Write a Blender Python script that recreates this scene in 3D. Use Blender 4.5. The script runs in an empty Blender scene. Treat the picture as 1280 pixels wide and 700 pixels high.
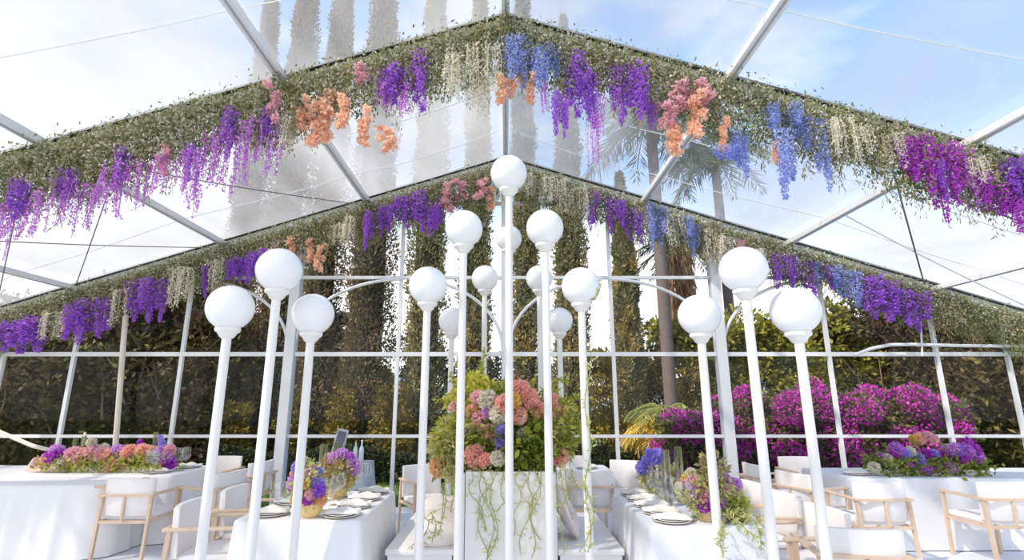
import bpy, math, random
import numpy as np
from mathutils import Vector, Matrix
random.seed(7); rng = np.random.default_rng(7)
S = bpy.context.scene
COL = S.collection
PI = math.pi
# ------------------------------------------------------------------ camera
F_PX, PITCH, H = 648.0, math.radians(13.03), 1.65
CP, SP = math.cos(PITCH), math.sin(PITCH)
def ray(x, y):
    u = (x-632)/F_PX; v = (350-y)/F_PX
    return u, CP - v*SP, SP + v*CP
def at(x, y, Y):                       # point in the vertical plane at depth Y seen at x, y
    u, yd, zd = ray(x, y); k = Y/yd
    return Vector((u*k, Y, H + zd*k))
def on(x, y, z):                       # point at height z
    u, yd, zd = ray(x, y); k = (z-H)/zd
    return Vector((u*k, yd*k, z))
cam = bpy.data.cameras.new('camera'); co = bpy.data.objects.new('camera', cam); COL.objects.link(co)
co.location = (0, 0, H); co.rotation_euler = (PI/2 + PITCH, 0, 0)
cam.sensor_width = 36; cam.lens = 36*F_PX/1280; cam.shift_x = 8/1280; cam.clip_end = 400
S.camera = co
S.view_settings.view_transform = 'Standard'; S.view_settings.look = 'None'
S.view_settings.gamma = 1; S.view_settings.use_curve_mapping = False
S.view_settings.exposure = 0.42
# ------------------------------------------------------------------ materials
MATS = {}
def srgb(c):
    return tuple(((x/255)/12.92 if x/255 <= .04045 else ((x/255+.055)/1.055)**2.4) for x in c) + (1,)
def newmat(name):
    m = bpy.data.materials.new(name); m.use_nodes = True
    nt = m.node_tree; nt.nodes.clear()
    out = nt.nodes.new('ShaderNodeOutputMaterial')
    return m, nt, out
def solid(name, c, rough=.5, metal=0, noise=.06, scale=8, bump=0, sss=0, spec=.4):
    if name in MATS: return MATS[name]
    m, nt, out = newmat(name); N = nt.nodes; L = nt.links
    b = N.new('ShaderNodeBsdfPrincipled'); b.inputs['Roughness'].default_value = rough
    b.inputs['Metallic'].default_value = metal; b.inputs['Specular IOR Level'].default_value = spec
    tc = N.new('ShaderNodeTexCoord'); no = N.new('ShaderNodeTexNoise'); no.inputs['Scale'].default_value = scale
    no.inputs['Detail'].default_value = 4
    L.new(tc.outputs['Object'], no.inputs['Vector'])
    mx = N.new('ShaderNodeMix'); mx.data_type = 'RGBA'
    col = srgb(c); mx.inputs[6].default_value = col
    mx.inputs[7].default_value = tuple(max(0, x*(1-noise*2)) for x in col[:3]) + (1,)
    L.new(no.outputs['Fac'], mx.inputs[0]); L.new(mx.outputs[2], b.inputs['Base Color'])
    if bump:
        bp = N.new('ShaderNodeBump'); bp.inputs['Strength'].default_value = bump; bp.inputs['Distance'].default_value = .02
        L.new(no.outputs['Fac'], bp.inputs['Height']); L.new(bp.outputs['Normal'], b.inputs['Normal'])
    if sss:
        b.inputs['Subsurface Weight'].default_value = sss; b.inputs['Subsurface Radius'].default_value = (.05,.05,.05)
    L.new(b.outputs[0], out.inputs[0]); MATS[name] = m; return m
def leafmat(name, cols, trans=.35, rough=.55, patch=None, pscale=.5):
    """per-leaf random colour along a ramp of leaf/petal colours, partly translucent"""
    if name in MATS: return MATS[name]
    m, nt, out = newmat(name); N = nt.nodes; L = nt.links
    g = N.new('ShaderNodeNewGeometry'); r = N.new('ShaderNodeValToRGB')
    el = r.color_ramp.elements
    while len(el) < len(cols): el.new(.5)
    for i, c in enumerate(cols):
        el[i].position = i/(len(cols)-1) if len(cols) > 1 else 0; el[i].color = srgb(c)
    L.new(g.outputs['Random Per Island'], r.inputs[0])
    src = r.outputs[0]
    if patch:                          # noise patches of a second colour
        tc = N.new('ShaderNodeTexCoord'); no = N.new('ShaderNodeTexNoise'); no.inputs['Scale'].default_value = pscale
        no.inputs['Detail'].default_value = 3
        L.new(tc.outputs['Object'], no.inputs['Vector'])
        rr = N.new('ShaderNodeValToRGB'); rr.color_ramp.elements[0].position = .5; rr.color_ramp.elements[1].position = .62
        L.new(no.outputs['Fac'], rr.inputs[0])
        mx = N.new('ShaderNodeMix'); mx.data_type = 'RGBA'; mx.inputs[7].default_value = srgb(patch)
        L.new(rr.outputs[0], mx.inputs[0]); L.new(src, mx.inputs[6]); src = mx.outputs[2]
    d = N.new('ShaderNodeBsdfPrincipled'); d.inputs['Roughness'].default_value = rough; d.inputs['Specular IOR Level'].default_value = .25
    t = N.new('ShaderNodeBsdfTranslucent'); mix = N.new('ShaderNodeMixShader'); mix.inputs[0].default_value = trans
    L.new(src, d.inputs['Base Color']); L.new(src, t.inputs[0])
    L.new(d.outputs[0], mix.inputs[1]); L.new(t.outputs[0], mix.inputs[2]); L.new(mix.outputs[0], out.inputs[0])
    MATS[name] = m; return m
def schlick(N, L, k, base=.04):
    """reflectance of a thin clear sheet, the same from both faces"""
    lw = N.new('ShaderNodeLayerWeight'); lw.inputs[0].default_value = .5
    pw = N.new('ShaderNodeMath'); pw.operation = 'POWER'; pw.inputs[1].default_value = 5; L.new(lw.outputs['Facing'], pw.inputs[0])
    mu = N.new('ShaderNodeMath'); mu.operation = 'MULTIPLY_ADD'; mu.inputs[1].default_value = .8*k; mu.inputs[2].default_value = base*k; mu.use_clamp = True
    L.new(pw.outputs[0], mu.inputs[0]); return lw, mu
def thin_glass(name, tint=(1,1,1,1), gloss=1.0):
    if name in MATS: return MATS[name]
    m, nt, out = newmat(name); N = nt.nodes; L = nt.links
    lw, mu = schlick(N, L, gloss)
    t = N.new('ShaderNodeBsdfTransparent'); t.inputs[0].default_value = tint
    g = N.new('ShaderNodeBsdfGlossy'); g.inputs['Roughness'].default_value = .02
    mix = N.new('ShaderNodeMixShader')
    L.new(mu.outputs[0], mix.inputs[0])
    L.new(t.outputs[0], mix.inputs[1]); L.new(g.outputs[0], mix.inputs[2]); L.new(mix.outputs[0], out.inputs[0])
    MATS[name] = m; return m
def film_mat():
    """clear vinyl roof film: see-through, glossy, with a milky veil whose noise streaks imitate reflections"""
    m, nt, out = newmat('roof_film'); N = nt.nodes; L = nt.links
    tc = N.new('ShaderNodeTexCoord'); mp = N.new('ShaderNodeMapping'); mp.inputs['Scale'].default_value = (.9, .22, .9)
    no = N.new('ShaderNodeTexNoise'); no.inputs['Scale'].default_value = 1.0; no.inputs['Detail'].default_value = 5
    no.inputs['Distortion'].default_value = .6
    L.new(tc.outputs['Object'], mp.inputs[0]); L.new(mp.outputs[0], no.inputs['Vector'])
    sx = N.new('ShaderNodeSeparateXYZ'); L.new(tc.outputs['Object'], sx.inputs[0])
    # the veil gets denser towards the -X side
    mr = N.new('ShaderNodeMapRange'); mr.inputs[1].default_value = -4; mr.inputs[2].default_value = 3
    mr.inputs[3].default_value = .34; mr.inputs[4].default_value = 0
    L.new(sx.outputs[0], mr.inputs[0])
    r = N.new('ShaderNodeMapRange'); r.inputs[1].default_value = .3; r.inputs[2].default_value = .7
    r.inputs[3].default_value = .10; r.inputs[4].default_value = .58
    L.new(no.outputs['Fac'], r.inputs[0])
    ad = N.new('ShaderNodeMath'); ad.operation = 'ADD'; L.new(r.outputs[0], ad.inputs[0]); L.new(mr.outputs[0], ad.inputs[1])
    t = N.new('ShaderNodeBsdfTransparent'); t.inputs[0].default_value = (.93,.96,1,1)
    tl = N.new('ShaderNodeBsdfTranslucent'); tl.inputs[0].default_value = (.40,.412,.44,1)
    mv = N.new('ShaderNodeMixShader'); L.new(ad.outputs[0], mv.inputs[0])
    L.new(t.outputs[0], mv.inputs[1]); L.new(tl.outputs[0], mv.inputs[2])
    g = N.new('ShaderNodeBsdfGlossy'); g.inputs['Roughness'].default_value = .12; g.inputs[0].default_value = (.95,.97,1,1)
    fr, mu = schlick(N, L, 1.0, .05)
    n2 = N.new('ShaderNodeTexNoise'); n2.inputs['Scale'].default_value = .7; n2.inputs['Detail'].default_value = 2
    L.new(tc.outputs['Object'], n2.inputs['Vector'])
    bp = N.new('ShaderNodeBump'); bp.inputs['Strength'].default_value = .5; bp.inputs['Distance'].default_value = .12
    L.new(n2.outputs['Fac'], bp.inputs['Height']); L.new(bp.outputs[0], g.inputs['Normal'])
    mg = N.new('ShaderNodeMixShader'); L.new(mu.outputs[0], mg.inputs[0])
    L.new(mv.outputs[0], mg.inputs[1]); L.new(g.outputs[0], mg.inputs[2]); L.new(mg.outputs[0], out.inputs[0])
    return m
FILM = film_mat()
WHITE_METAL = solid('white_powder_coat', (232,232,236), .35, noise=.02)
WARM_METAL = solid('cream_aluminium', (226,216,206), .4, noise=.04)
BLACK = solid('black_rubber', (38,38,42), .6)
CLOTH = solid('white_linen', (240,238,238), .85, noise=.02, scale=60, bump=.15)
CLOTH_B = solid('cool_white_linen', (236,236,240), .85, noise=.02, scale=60, bump=.15)
GREYCLOTH = solid('blue_grey_linen', (170,182,196), .85, noise=.04)
OAK = solid('pale_oak', (232,204,178), .5, noise=.14, scale=12)
UPH = solid('white_upholstery', (240,235,233), .8, noise=.02, scale=40, bump=.1)
PAINT = solid('white_satin_paint', (240,236,234), .4, noise=.02)
PILLOW = solid('cushion_cotton', (242,234,228), .85, noise=.03, scale=30, bump=.1)
PILLOW_P = solid('blush_cotton', (236,222,222), .85, noise=.03, scale=30, bump=.1)
FLOORM = solid('white_deck_carpet', (226,230,238), .75, noise=.04, scale=3)
GLOBE = solid('opal_glass', (244,243,247), .22, noise=0, spec=.5, sss=.3)
PORC = solid('porcelain', (240,238,236), .2, noise=.01)
CHARGER = solid('stone_charger', (230,222,214), .4, noise=.05)
NAPKIN = solid('napkin_linen', (240,236,230), .9, noise=.03)
SILVER = solid('steel', (190,190,190), .2, metal=1, noise=.02)
WAX = solid('candle_wax', (244,238,224), .4, noise=.02, sss=.3)
GLASS = thin_glass('table_glass', (1,1,1,1), 2.6)
CYLG = thin_glass('smoky_cylinder_glass', (.86,.83,.78,1), 5.0)
PANE = thin_glass('clear_wall_film', (.98,.98,.98,1), .22)
BARK = solid('brown_bark', (96,78,66), .9, noise=.3, scale=6, bump=.5)
PALMBARK = solid('palm_bark', (120,108,108), .9, noise=.25, scale=9, bump=.5)
PALEBARK = solid('pale_branch_bark', (150,124,104), .9, noise=.2, scale=6)
GREEN = [(54,76,36),(92,112,56),(122,138,84),(70,92,60)]
M_GAR = leafmat('garland_leaf', [(98,114,72),(146,154,106),(178,176,134),(124,138,96),(168,164,122)], .3)
M_OLIVE = leafmat('olive_feather', [(160,148,100),(192,180,134),(144,136,94),(204,188,138)], .3)
M_PALEF = leafmat('pale_spray', [(206,200,178),(226,222,208),(178,172,140),(236,230,222)], .3)
C = {
 'purple': leafmat('purple_petal', [(170,98,224),(190,122,236),(206,146,242),(178,106,228)], .5),
 'magenta': leafmat('magenta_petal', [(200,76,212),(220,104,230),(184,66,206),(228,136,234)], .5),
 'mauve': leafmat('mauve_petal', [(214,136,230),(230,168,240),(200,118,226),(238,192,244)], .5),
 'blue': leafmat('blue_petal', [(162,174,238),(182,194,246),(200,210,250),(166,180,240)], .5),
 'peach': leafmat('peach_petal', [(254,214,190),(255,224,204),(254,206,180),(255,232,216)], .5),
 'pink': leafmat('pink_petal', [(248,200,212),(252,216,222),(242,186,202),(253,230,234)], .5),
 'coral': leafmat('coral_petal', [(254,190,176),(255,204,190),(255,218,206),(253,192,186)], .5),
 'lilac': leafmat('lilac_petal', [(234,184,240),(242,204,246),(224,164,236),(248,220,250)], .5),
 'cream': leafmat('cream_petal', [(246,240,222),(252,248,240),(232,226,198),(248,242,234)], .5),
 'yellow': leafmat('yellow_petal', [(244,214,110),(250,228,150),(236,196,84)], .5),
 'orange': leafmat('orange_petal', [(250,208,160),(252,220,178),(248,196,146)], .5),
 'violet': leafmat('violet_petal', [(172,156,240),(190,176,246),(208,198,250)], .5),
}
M_BOUG = leafmat('bougainvillea_bract', [(204,50,190),(222,74,210),(232,104,220),(184,40,176)], .45)
M_BOUGLEAF = leafmat('bougainvillea_leaf', [(66,78,48),(96,108,58),(124,110,72)], .3)
M_CYP = leafmat('cypress_needle', [(104,110,78),(140,140,104),(122,124,90),(164,156,116)], .25, patch=(178,158,100), pscale=1.6)  # golden patch colour stands in for sun highlights on the needles
M_CYPD = leafmat('dark_cypress_needle', [(92,92,70),(124,116,90),(108,108,78),(144,130,100)], .25, patch=(150,122,90), pscale=1.6)
M_DARK = leafmat('dark_leaf', [(60,62,40),(96,92,56),(80,72,50),(136,126,68)], .3, patch=(92,72,56), pscale=.9)
M_GOLD = leafmat('sunlit_gold_leaf', [(190,166,66),(224,196,84),(150,136,62),(236,208,104)], .45, patch=(120,118,62), pscale=.9)  # golden sunlight painted into the leaf colours
M_GOLDT = leafmat('sunlit_twig_leaf', [(112,104,52),(176,152,70),(86,84,48),(206,178,86)], .4, patch=(84,80,50), pscale=2.5)  # darker gold mix, sunlit tone put into the colour
M_OAKL = leafmat('sunny_leaf', [(120,130,56),(170,166,74),(204,192,86),(98,108,50)], .45, patch=(88,96,52), pscale=.7)
M_HEDGE = leafmat('hedge_leaf', [(34,44,30),(54,66,40),(70,76,46)], .25)
M_FROND = leafmat('palm_frond', [(170,160,84),(220,192,96),(236,206,116),(140,142,76)], .35, rough=.4)
M_FRONDG = leafmat('green_frond', [(72,84,56),(92,104,70),(110,118,84)], .3, rough=.4)
M_FRONDL = leafmat('fresh_frond', [(132,146,84),(158,168,100),(186,186,116)], .4)
M_VINE = leafmat('vine_leaf', [(200,204,134),(222,218,156),(184,190,122),(232,224,170)], .4)
M_ARRL = leafmat('arrangement_leaf', [(140,156,72),(180,186,88),(208,206,104),(124,142,70),(224,216,128)], .4)
M_DKLEAF = leafmat('currant_leaf', [(96,122,50),(134,150,62),(172,174,70),(112,134,56)], .4)
# ------------------------------------------------------------------ mesh helpers
def mesh_obj(name, V, Fc, mat, parent=None, smooth=False, loc=None):
    me = bpy.data.meshes.new(name)
    if isinstance(V, np.ndarray) and isinstance(Fc, np.ndarray):
        n, k = len(Fc), Fc.shape[1]
        me.vertices.add(len(V)); me.vertices.foreach_set('co', V.astype(np.float32).ravel())
        me.loops.add(n*k); me.loops.foreach_set('vertex_index', Fc.astype(np.int32).ravel())
        me.polygons.add(n); me.polygons.foreach_set('loop_start', np.arange(0, n*k, k, dtype=np.int32))
        me.update(calc_edges=True)
    else:
        me.from_pydata([tuple(v) for v in V], [], Fc); me.update()
    if smooth: me.polygons.foreach_set('use_smooth', [True]*len(me.polygons))
    me.materials.append(mat)
    o = bpy.data.objects.new(name, me); COL.objects.link(o)
    if parent: o.parent = parent
    if loc is not None: o.location = loc
    return o
def tag(o, label=None, cat=None, group=None, kind=None):
    if label: o['label'] = label
    if cat: o['category'] = cat
    if group: o['group'] = group
    if kind: o['kind'] = kind
    return o
def thing(name, label, cat, loc=(0,0,0), rz=0, group=None):
    o = bpy.data.objects.new(name, None); COL.objects.link(o); o.location = loc; o.rotation_euler = (0,0,rz)
    o.empty_display_size = .1
    return tag(o, label, cat, group)
def dup(root, loc, rz=0, label=None, group=None, scale=None):
    r = root.copy(); COL.objects.link(r); r.location = loc; r.rotation_euler = (0,0,rz)
    if scale: r.scale = (scale,)*3 if not isinstance(scale, tuple) else scale
    if label: r['label'] = label
    if group: r['group'] = group
    for ch in list(root.children):
        c = ch.copy(); COL.objects.link(c); c.parent = r
        for g in ch.children:
            d = g.copy(); COL.objects.link(d); d.parent = c
    return r
class MB:
    def __init__(s): s.v = []; s.f = []
    def add(s, V, Fc):
        o = len(s.v); s.v += [tuple(p) for p in V]; s.f += [tuple(i+o for i in f) for f in Fc]; return s
    def box(s, x0, x1, y0, y1, z0, z1, c=0):
        if c <= 0:
            V = [(x,y,z) for z in (z0,z1) for y in (y0,y1) for x in (x0,x1)]
            return s.add(V, [(0,2,3,1),(4,5,7,6),(0,1,5,4),(2,6,7,3),(0,4,6,2),(1,3,7,5)])
        V = []; Fc = []                 # chamfered: rounded rectangle rings
        c = min(c, (x1-x0)/2.01, (y1-y0)/2.01, (z1-z0)/2.01)
        def ring(i, z):
            r = c; pts = []
            for (cx, cy, a0) in ((x1-r,y1-r,0),(x0+r,y1-r,90),(x0+r,y0+r,180),(x1-r,y0+r,270)):
                for k in range(4):
                    a = math.radians(a0 + 30*k); rr = r - i
                    pts.append((cx+rr*math.cos(a), cy+rr*math.sin(a), z))
            return pts
        for (i, z) in ((c*.9, z0), (c*.3, z0+c*.3), (0, z0+c), (0, z1-c), (c*.3, z1-c*.3), (c*.9, z1)): V += ring(i, z)
        n = 16
        for k in range(5):
            for j in range(n):
                Fc.append((k*n+j, k*n+(j+1)%n, (k+1)*n+(j+1)%n, (k+1)*n+j))
        Fc.append(tuple(reversed(range(n)))); Fc.append(tuple(range(5*n, 6*n)))
        return s.add(V, Fc)
    def beam(s, p, q, w, h, up=(0,0,1)):
        p = Vector(p); q = Vector(q); d = (q-p).normalized(); u = Vector(up)
        if abs(d.dot(u)) > .98: u = Vector((0,1,0))
        a = d.cross(u).normalized()*w/2; b = a.cross(d).normalized()*h/2
        V = [p-a-b,p+a-b,p+a+b,p-a+b,q-a-b,q+a-b,q+a+b,q-a+b]
        return s.add(V, [(0,3,2,1),(4,5,6,7),(0,1,5,4),(1,2,6,5),(2,3,7,6),(3,0,4,7)])
    def tube(s, pts, r, n=8, r1=None, cap=True):
        pts = [Vector(p) for p in pts]; V = []; m = len(pts)
        prev = None
        for i, p in enumerate(pts):
            d = (pts[min(i+1,m-1)] - pts[max(i-1,0)]).normalized()
            if prev is None:
                u = Vector((0,0,1)) if abs(d.z) < .9 else Vector((1,0,0))
                a = d.cross(u).normalized()
            else: a = (prev - d*prev.dot(d)).normalized()
            prev = a; b = d.cross(a)
            rr = r if r1 is None else r + (r1-r)*i/(m-1)
            if callable(r): rr = r(i/(m-1))
            V += [p + (a*math.cos(2*PI*k/n) + b*math.sin(2*PI*k/n))*rr for k in range(n)]
        Fc = [(i*n+k, i*n+(k+1)%n, (i+1)*n+(k+1)%n, (i+1)*n+k) for i in range(m-1) for k in range(n)]
        if cap: Fc += [tuple(reversed(range(n))), tuple(range((m-1)*n, m*n))]
        return s.add(V, Fc)
    def lathe(s, prof, n=24, c=(0,0,0)):
        V = []; m = len(prof)
        for (r, z) in prof: V += [(c[0]+r*math.cos(2*PI*k/n), c[1]+r*math.sin(2*PI*k/n), c[2]+z) for k in range(n)]
        Fc = [(i*n+k, i*n+(k+1)%n, (i+1)*n+(k+1)%n, (i+1)*n+k) for i in range(m-1) for k in range(n)]
        if prof[0][0] > 1e-4: Fc.append(tuple(reversed(range(n))))
        if prof[-1][0] > 1e-4: Fc.append(tuple(range((m-1)*n, m*n)))
        return s.add(V, Fc)
    def build(s, name, mat, parent=None, smooth=False, loc=None):
        o = mesh_obj(name, s.v, s.f, mat, parent, False, loc)
        if smooth:
            o.data.polygons.foreach_set('use_smooth', [True]*len(o.data.polygons))
            try: o.data.set_sharp_from_angle(angle=math.radians(40))
            except Exception: pass
        return o
def unit(a): return a/np.maximum(np.linalg.norm(a, axis=1, keepdims=True), 1e-9)
def leaves(P, D, L, W, jitter=.5):
    """diamond leaves at P, pointing along D (+jitter), length L, width W"""
    n = len(P); D = unit(np.asarray(D, float) + rng.normal(0, jitter, (n,3)))
    R = rng.normal(0, 1, (n,3)); B = unit(np.cross(D, R)); Nn = np.cross(D, B)
    L = np.broadcast_to(np.asarray(L, float), (n,))[:,None]*rng.uniform(.7,1.3,(n,1)); W = np.broadcast_to(np.asarray(W, float), (n,))[:,None]*rng.uniform(.7,1.2,(n,1))
    m = P + D*L*.5 + Nn*L*.08
    V = np.stack([P, m + B*W/2, P + D*L, m - B*W/2], 1).reshape(-1,3)
    return V, np.arange(4*n).reshape(n,4)
def join(*vf):
    V = []; Fc = []; o = 0
    for v, f in vf: V.append(v); Fc.append(f+o); o += len(v)
    return np.concatenate(V), np.concatenate(Fc)
def sphere_dirs(n): return unit(rng.normal(0,1,(n,3)))
# ------------------------------------------------------------------ setting
def struct(o): o['kind'] = 'structure'; return o
D1, D2 = 5.0, 8.43
RZ, SL, XE = 5.70, .322, 8.6
def roofz(x): return RZ - SL*abs(x)
Y0 = D1 - 2*(D2-D1)
# floor + lawn
struct(MB().box(-9, 9, Y0-.2, D2+.12, -.12, 0).build('floor', FLOORM))
def grassmat():
    m, nt, out = newmat('lawn_grass'); N = nt.nodes; L = nt.links
    tc = N.new('ShaderNodeTexCoord'); no = N.new('ShaderNodeTexNoise'); no.inputs['Scale'].default_value = 1.3; no.inputs['Detail'].default_value = 8
    r = N.new('ShaderNodeValToRGB'); r.color_ramp.elements[0].color = srgb((70,96,40)); r.color_ramp.elements[1].color = srgb((128,152,72))
    r.color_ramp.elements[0].position = .35; r.color_ramp.elements[1].position = .65
    b = N.new('ShaderNodeBsdfPrincipled'); b.inputs['Roughness'].default_value = .9
    L.new(tc.outputs['Object'], no.inputs['Vector']); L.new(no.outputs['Fac'], r.inputs[0]); L.new(r.outputs[0], b.inputs['Base Color'])
    L.new(b.outputs[0], out.inputs[0]); return m
gr = MB().box(-70, 70, -30, 90, -.6, -.125).build('lawn', grassmat()); struct(gr)
n = 26000
P = np.stack([rng.uniform(-12,12,n), rng.uniform(D2+.15, 13.5, n), np.full(n,-.13)], 1)
V, Fc = leaves(P, np.tile([0,0,1.],(n,1)), .09, .02, .35)
tag(mesh_obj('grass', V, Fc, leafmat('grass_blade', [(84,112,46),(120,146,66),(96,124,52)], .3)), 'short green lawn grass growing outside the clear end wall', 'grass', kind='stuff')
# roof film with a slight sag inside each bay
def film(sign):
    nx, ny = 40, 10; V = []; Fc = []; ys = [Y0 + (D2-D1)*k for k in range(4)]
    for b in range(3):
        o = len(V)
        for j in range(ny+1):
            for i in range(nx+1):
                x = XE*i/nx; t = j/ny
                sag = .05*math.sin(PI*t)*abs(math.sin(PI*x/2.35))
                V.append((sign*x, ys[b]+(D2-D1)*t, roofz(x) + .10 - sag))
        for j in range(ny):
            for i in range(nx):
                q = (o+j*(nx+1)+i, o+j*(nx+1)+i+1, o+(j+1)*(nx+1)+i+1, o+(j+1)*(nx+1)+i)
                Fc.append(q if sign > 0 else q[::-1])
    return V, Fc
m = MB()
for s_ in (-1, 1): m.add(*film(s_))
struct(m.build('ceiling', FILM, smooth=True))
tn = [0]
def trim(mb, mat=WHITE_METAL, parent=None, name=None, smooth=False):
    if name is None: tn[0] += 1; name = 'trim_%d' % tn[0]
    return struct(mb.build(name, mat, parent, smooth))
# rafters
for Yr in (Y0, Y0+(D2-D1), D1, D2):
    for s_ in (-1, 1):
        a = (0, Yr, RZ); b = (s_*XE, Yr, roofz(XE))
        r = trim(MB().beam(a, b, .10, .17), WARM_METAL if Yr == D1 else WHITE_METAL)
        k = MB().beam((0, Yr-.03, RZ+.105), (s_*XE, Yr-.03, roofz(XE)+.105), .13, .035).build('keder_rail', BLACK, r)
    trim(MB().box(-XE-.06, -XE+.06, Yr-.08, Yr+.08, 0, roofz(XE)+.1)); trim(MB().box(XE-.06, XE+.06, Yr-.08, Yr+.08, 0, roofz(XE)+.1))
# purlins
for X in (0, 2.36, -2.36, 4.72, -4.72, 7.08, -7.08):
    w = .10 if X else .085
    mb = MB(); z = roofz(X) + .02
    mb.beam((X, Y0, z), (X, D2, z), w, .07)
    t = trim(mb)
    g = MB().beam((X, Y0, z-.038), (X, D2, z-.038), .02, .012).build('channel', solid('grey_channel', (176,176,182), .4), t)
for s_ in (-1, 1):
    trim(MB().beam((s_*XE, Y0, roofz(XE)), (s_*XE, D2, roofz(XE)), .12, .14))
# bracing cables under the film
def sagline(a, b, sag, n=14):
    a = Vector(a); b = Vector(b); return [a.lerp(b, i/n) - Vector((0,0,sag*math.sin(PI*i/n))) for i in range(n+1)]
CAB = solid('steel_cable', (120,116,120), .4, metal=.5)
PALECAB = solid('white_seam_tape', (240,242,246), .5)
cables = [((-4.72,D1),(-2.36,D2)),((-7.08,D1+.3),(-4.72,D2)),((-6.9,D2-.3),(-4.0,D1)),((-8.3,D2-.1),(-5.0,D1)),
          ((4.0,D1),(6.9,D2-.1)),((4.72,D1+.7),(8.3,D1+.9)),((4.72,D2-1.6),(8.4,D2-.4))]
for i, (a, b) in enumerate(cables):
    p = (a[0], a[1], roofz(a[0])-.02); q = (b[0], b[1], roofz(b[0])-.02)
    tag(MB().tube(sagline(p, q, .04), .007 if i < 4 else .011, 6).build('bracing_cable', CAB if i != 6 else PALECAB, smooth=True),
        ['thin dark bracing cable under the hazy roof film from second purlin towards first','thin dark bracing cable crossing under the outer film panel by the end gable','thin dark bracing cable crossing the first one under the hazy film','thin dark bracing cable low under the film towards the eave',
         'dark bracing cable crossing the pale purlin under the blue film','dark bracing cable running level from purlin to hanging magenta flowers','pale bracing strap curving under the blue film near the eave'][i], 'cable')
# welded seams of the film: thin pale lines across the bays
mb = MB()
for s_ in (-1,1):
    for yy in (D1-1.15, D1-2.3, D1+1.2, D1+2.35):
        pts = [(s_*x, yy+.1*math.sin(x), roofz(x)+.085-.05*abs(math.sin(PI*x/2.35))*math.sin(PI*((yy-Y0)%(D2-D1))/(D2-D1))) for x in np.linspace(.1, 8.4, 40)]
        mb.tube(pts, .006, 5)
struct(mb.build('ceiling_seam', PALECAB, bpy.data.objects['ceiling']))
# end wall frame
WY = D2
thin = [-8.1,-6.96,-5.22,-1.74,1.74,5.22,6.96,8.1]; thick = [-3.48,0,3.48]
POSTS = sorted(thin+thick)
for X in POSTS:
    w = .055 if X in thin else (.15 if X else .11)
    if X == 0: w = .11
    top = roofz(X)-.05
    p = trim(MB().box(X-w/2, X+w/2, WY-w/2, WY+w/2, 0, top))
    if w > .06:
        MB().box(X-w/2-.012, X-w/2, WY-w/2+.02, WY+w/2-.02, 0, top-.03).box(X+w/2, X+w/2+.012, WY-w/2+.02, WY+w/2-.02, 0, top-.03).build('post_groove', solid('pale_blue_grey', (196,204,216), .4), p)
for z, w in ((1.10,.045),(2.37,.065),(3.64,.05)):
    xm = min(XE, (RZ-z-.1)/SL)
    trim(MB().box(-xm, xm, WY-.03, WY+.03, z-w/2, z+w/2))
trim(MB().box(-1.1, 1.1, WY-.03, WY+.03, 4.93, 4.98))
trim(MB().box(-XE, XE, WY-.05, WY+.05, 0, .06))
# curved braces
for X in thick:
    for s_ in (-1, 1):
        mb = MB(); R, Hh = 1.72, 1.16
        if abs(X) < 1: R = 1.55
        pts = [(X+s_*(.05+R*(1-math.cos(t))), WY-.02, 2.45+Hh*math.sin(t)) for t in np.linspace(0, PI/2, 16)]
        mb.tube(pts, .026, 8); trim(mb, smooth=True)
# side braces and handrail at the ends of the wall
trim(MB().tube([at(-40,515,8.25), at(0,540,8.25), at(40,557,8.27), at(68,564,8.3)], .03, 8), WARM_METAL, smooth=True)
pts = [at(1068,444,8.3), at(1088,436,8.3), at(1112,431,8.3), at(1140,430.5,8.3), at(1200,432,8.3), at(1320,433,8.3)]
trim(MB().tube(pts, .026, 8), smooth=True)
trim(MB().tube([at(1150,388,8.3), at(1153,445,8.3)], .014, 6))
trim(MB().tube([at(157,395,8.28), at(143,575,8.28)], .04, 8), WARM_METAL)
# clear panes between posts
wn = 0
edges = [-XE]+POSTS+[XE]
for a, b in zip(edges[:-1], edges[1:]):
    wn += 1
    ps = sorted([a, b]); pts = [(a, .06), (b, .06), (b, roofz(b)-.05), (a, roofz(a)-.05)]
    V = [(x, WY+.008, z) for x, z in pts] + [(x, WY+.012, z) for x, z in pts]
    Fc = [(0,1,2,3),(7,6,5,4),(0,4,5,1),(1,5,6,2),(2,6,7,3),(3,7,4,0)]
    struct(mesh_obj('window_%d' % wn, V, Fc, PANE))
for s_ in (-1, 1):                     # side walls of the marquee, clear film too
    wn += 1
    x = s_*(XE+.02)
    struct(MB().box(x-.003, x+.003, Y0, D2, .05, roofz(XE)).build('window_%d' % wn, PANE))
    trim(MB().beam((s_*XE, Y0, 1.1), (s_*XE, D2, 1.1), .05, .05))
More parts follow.
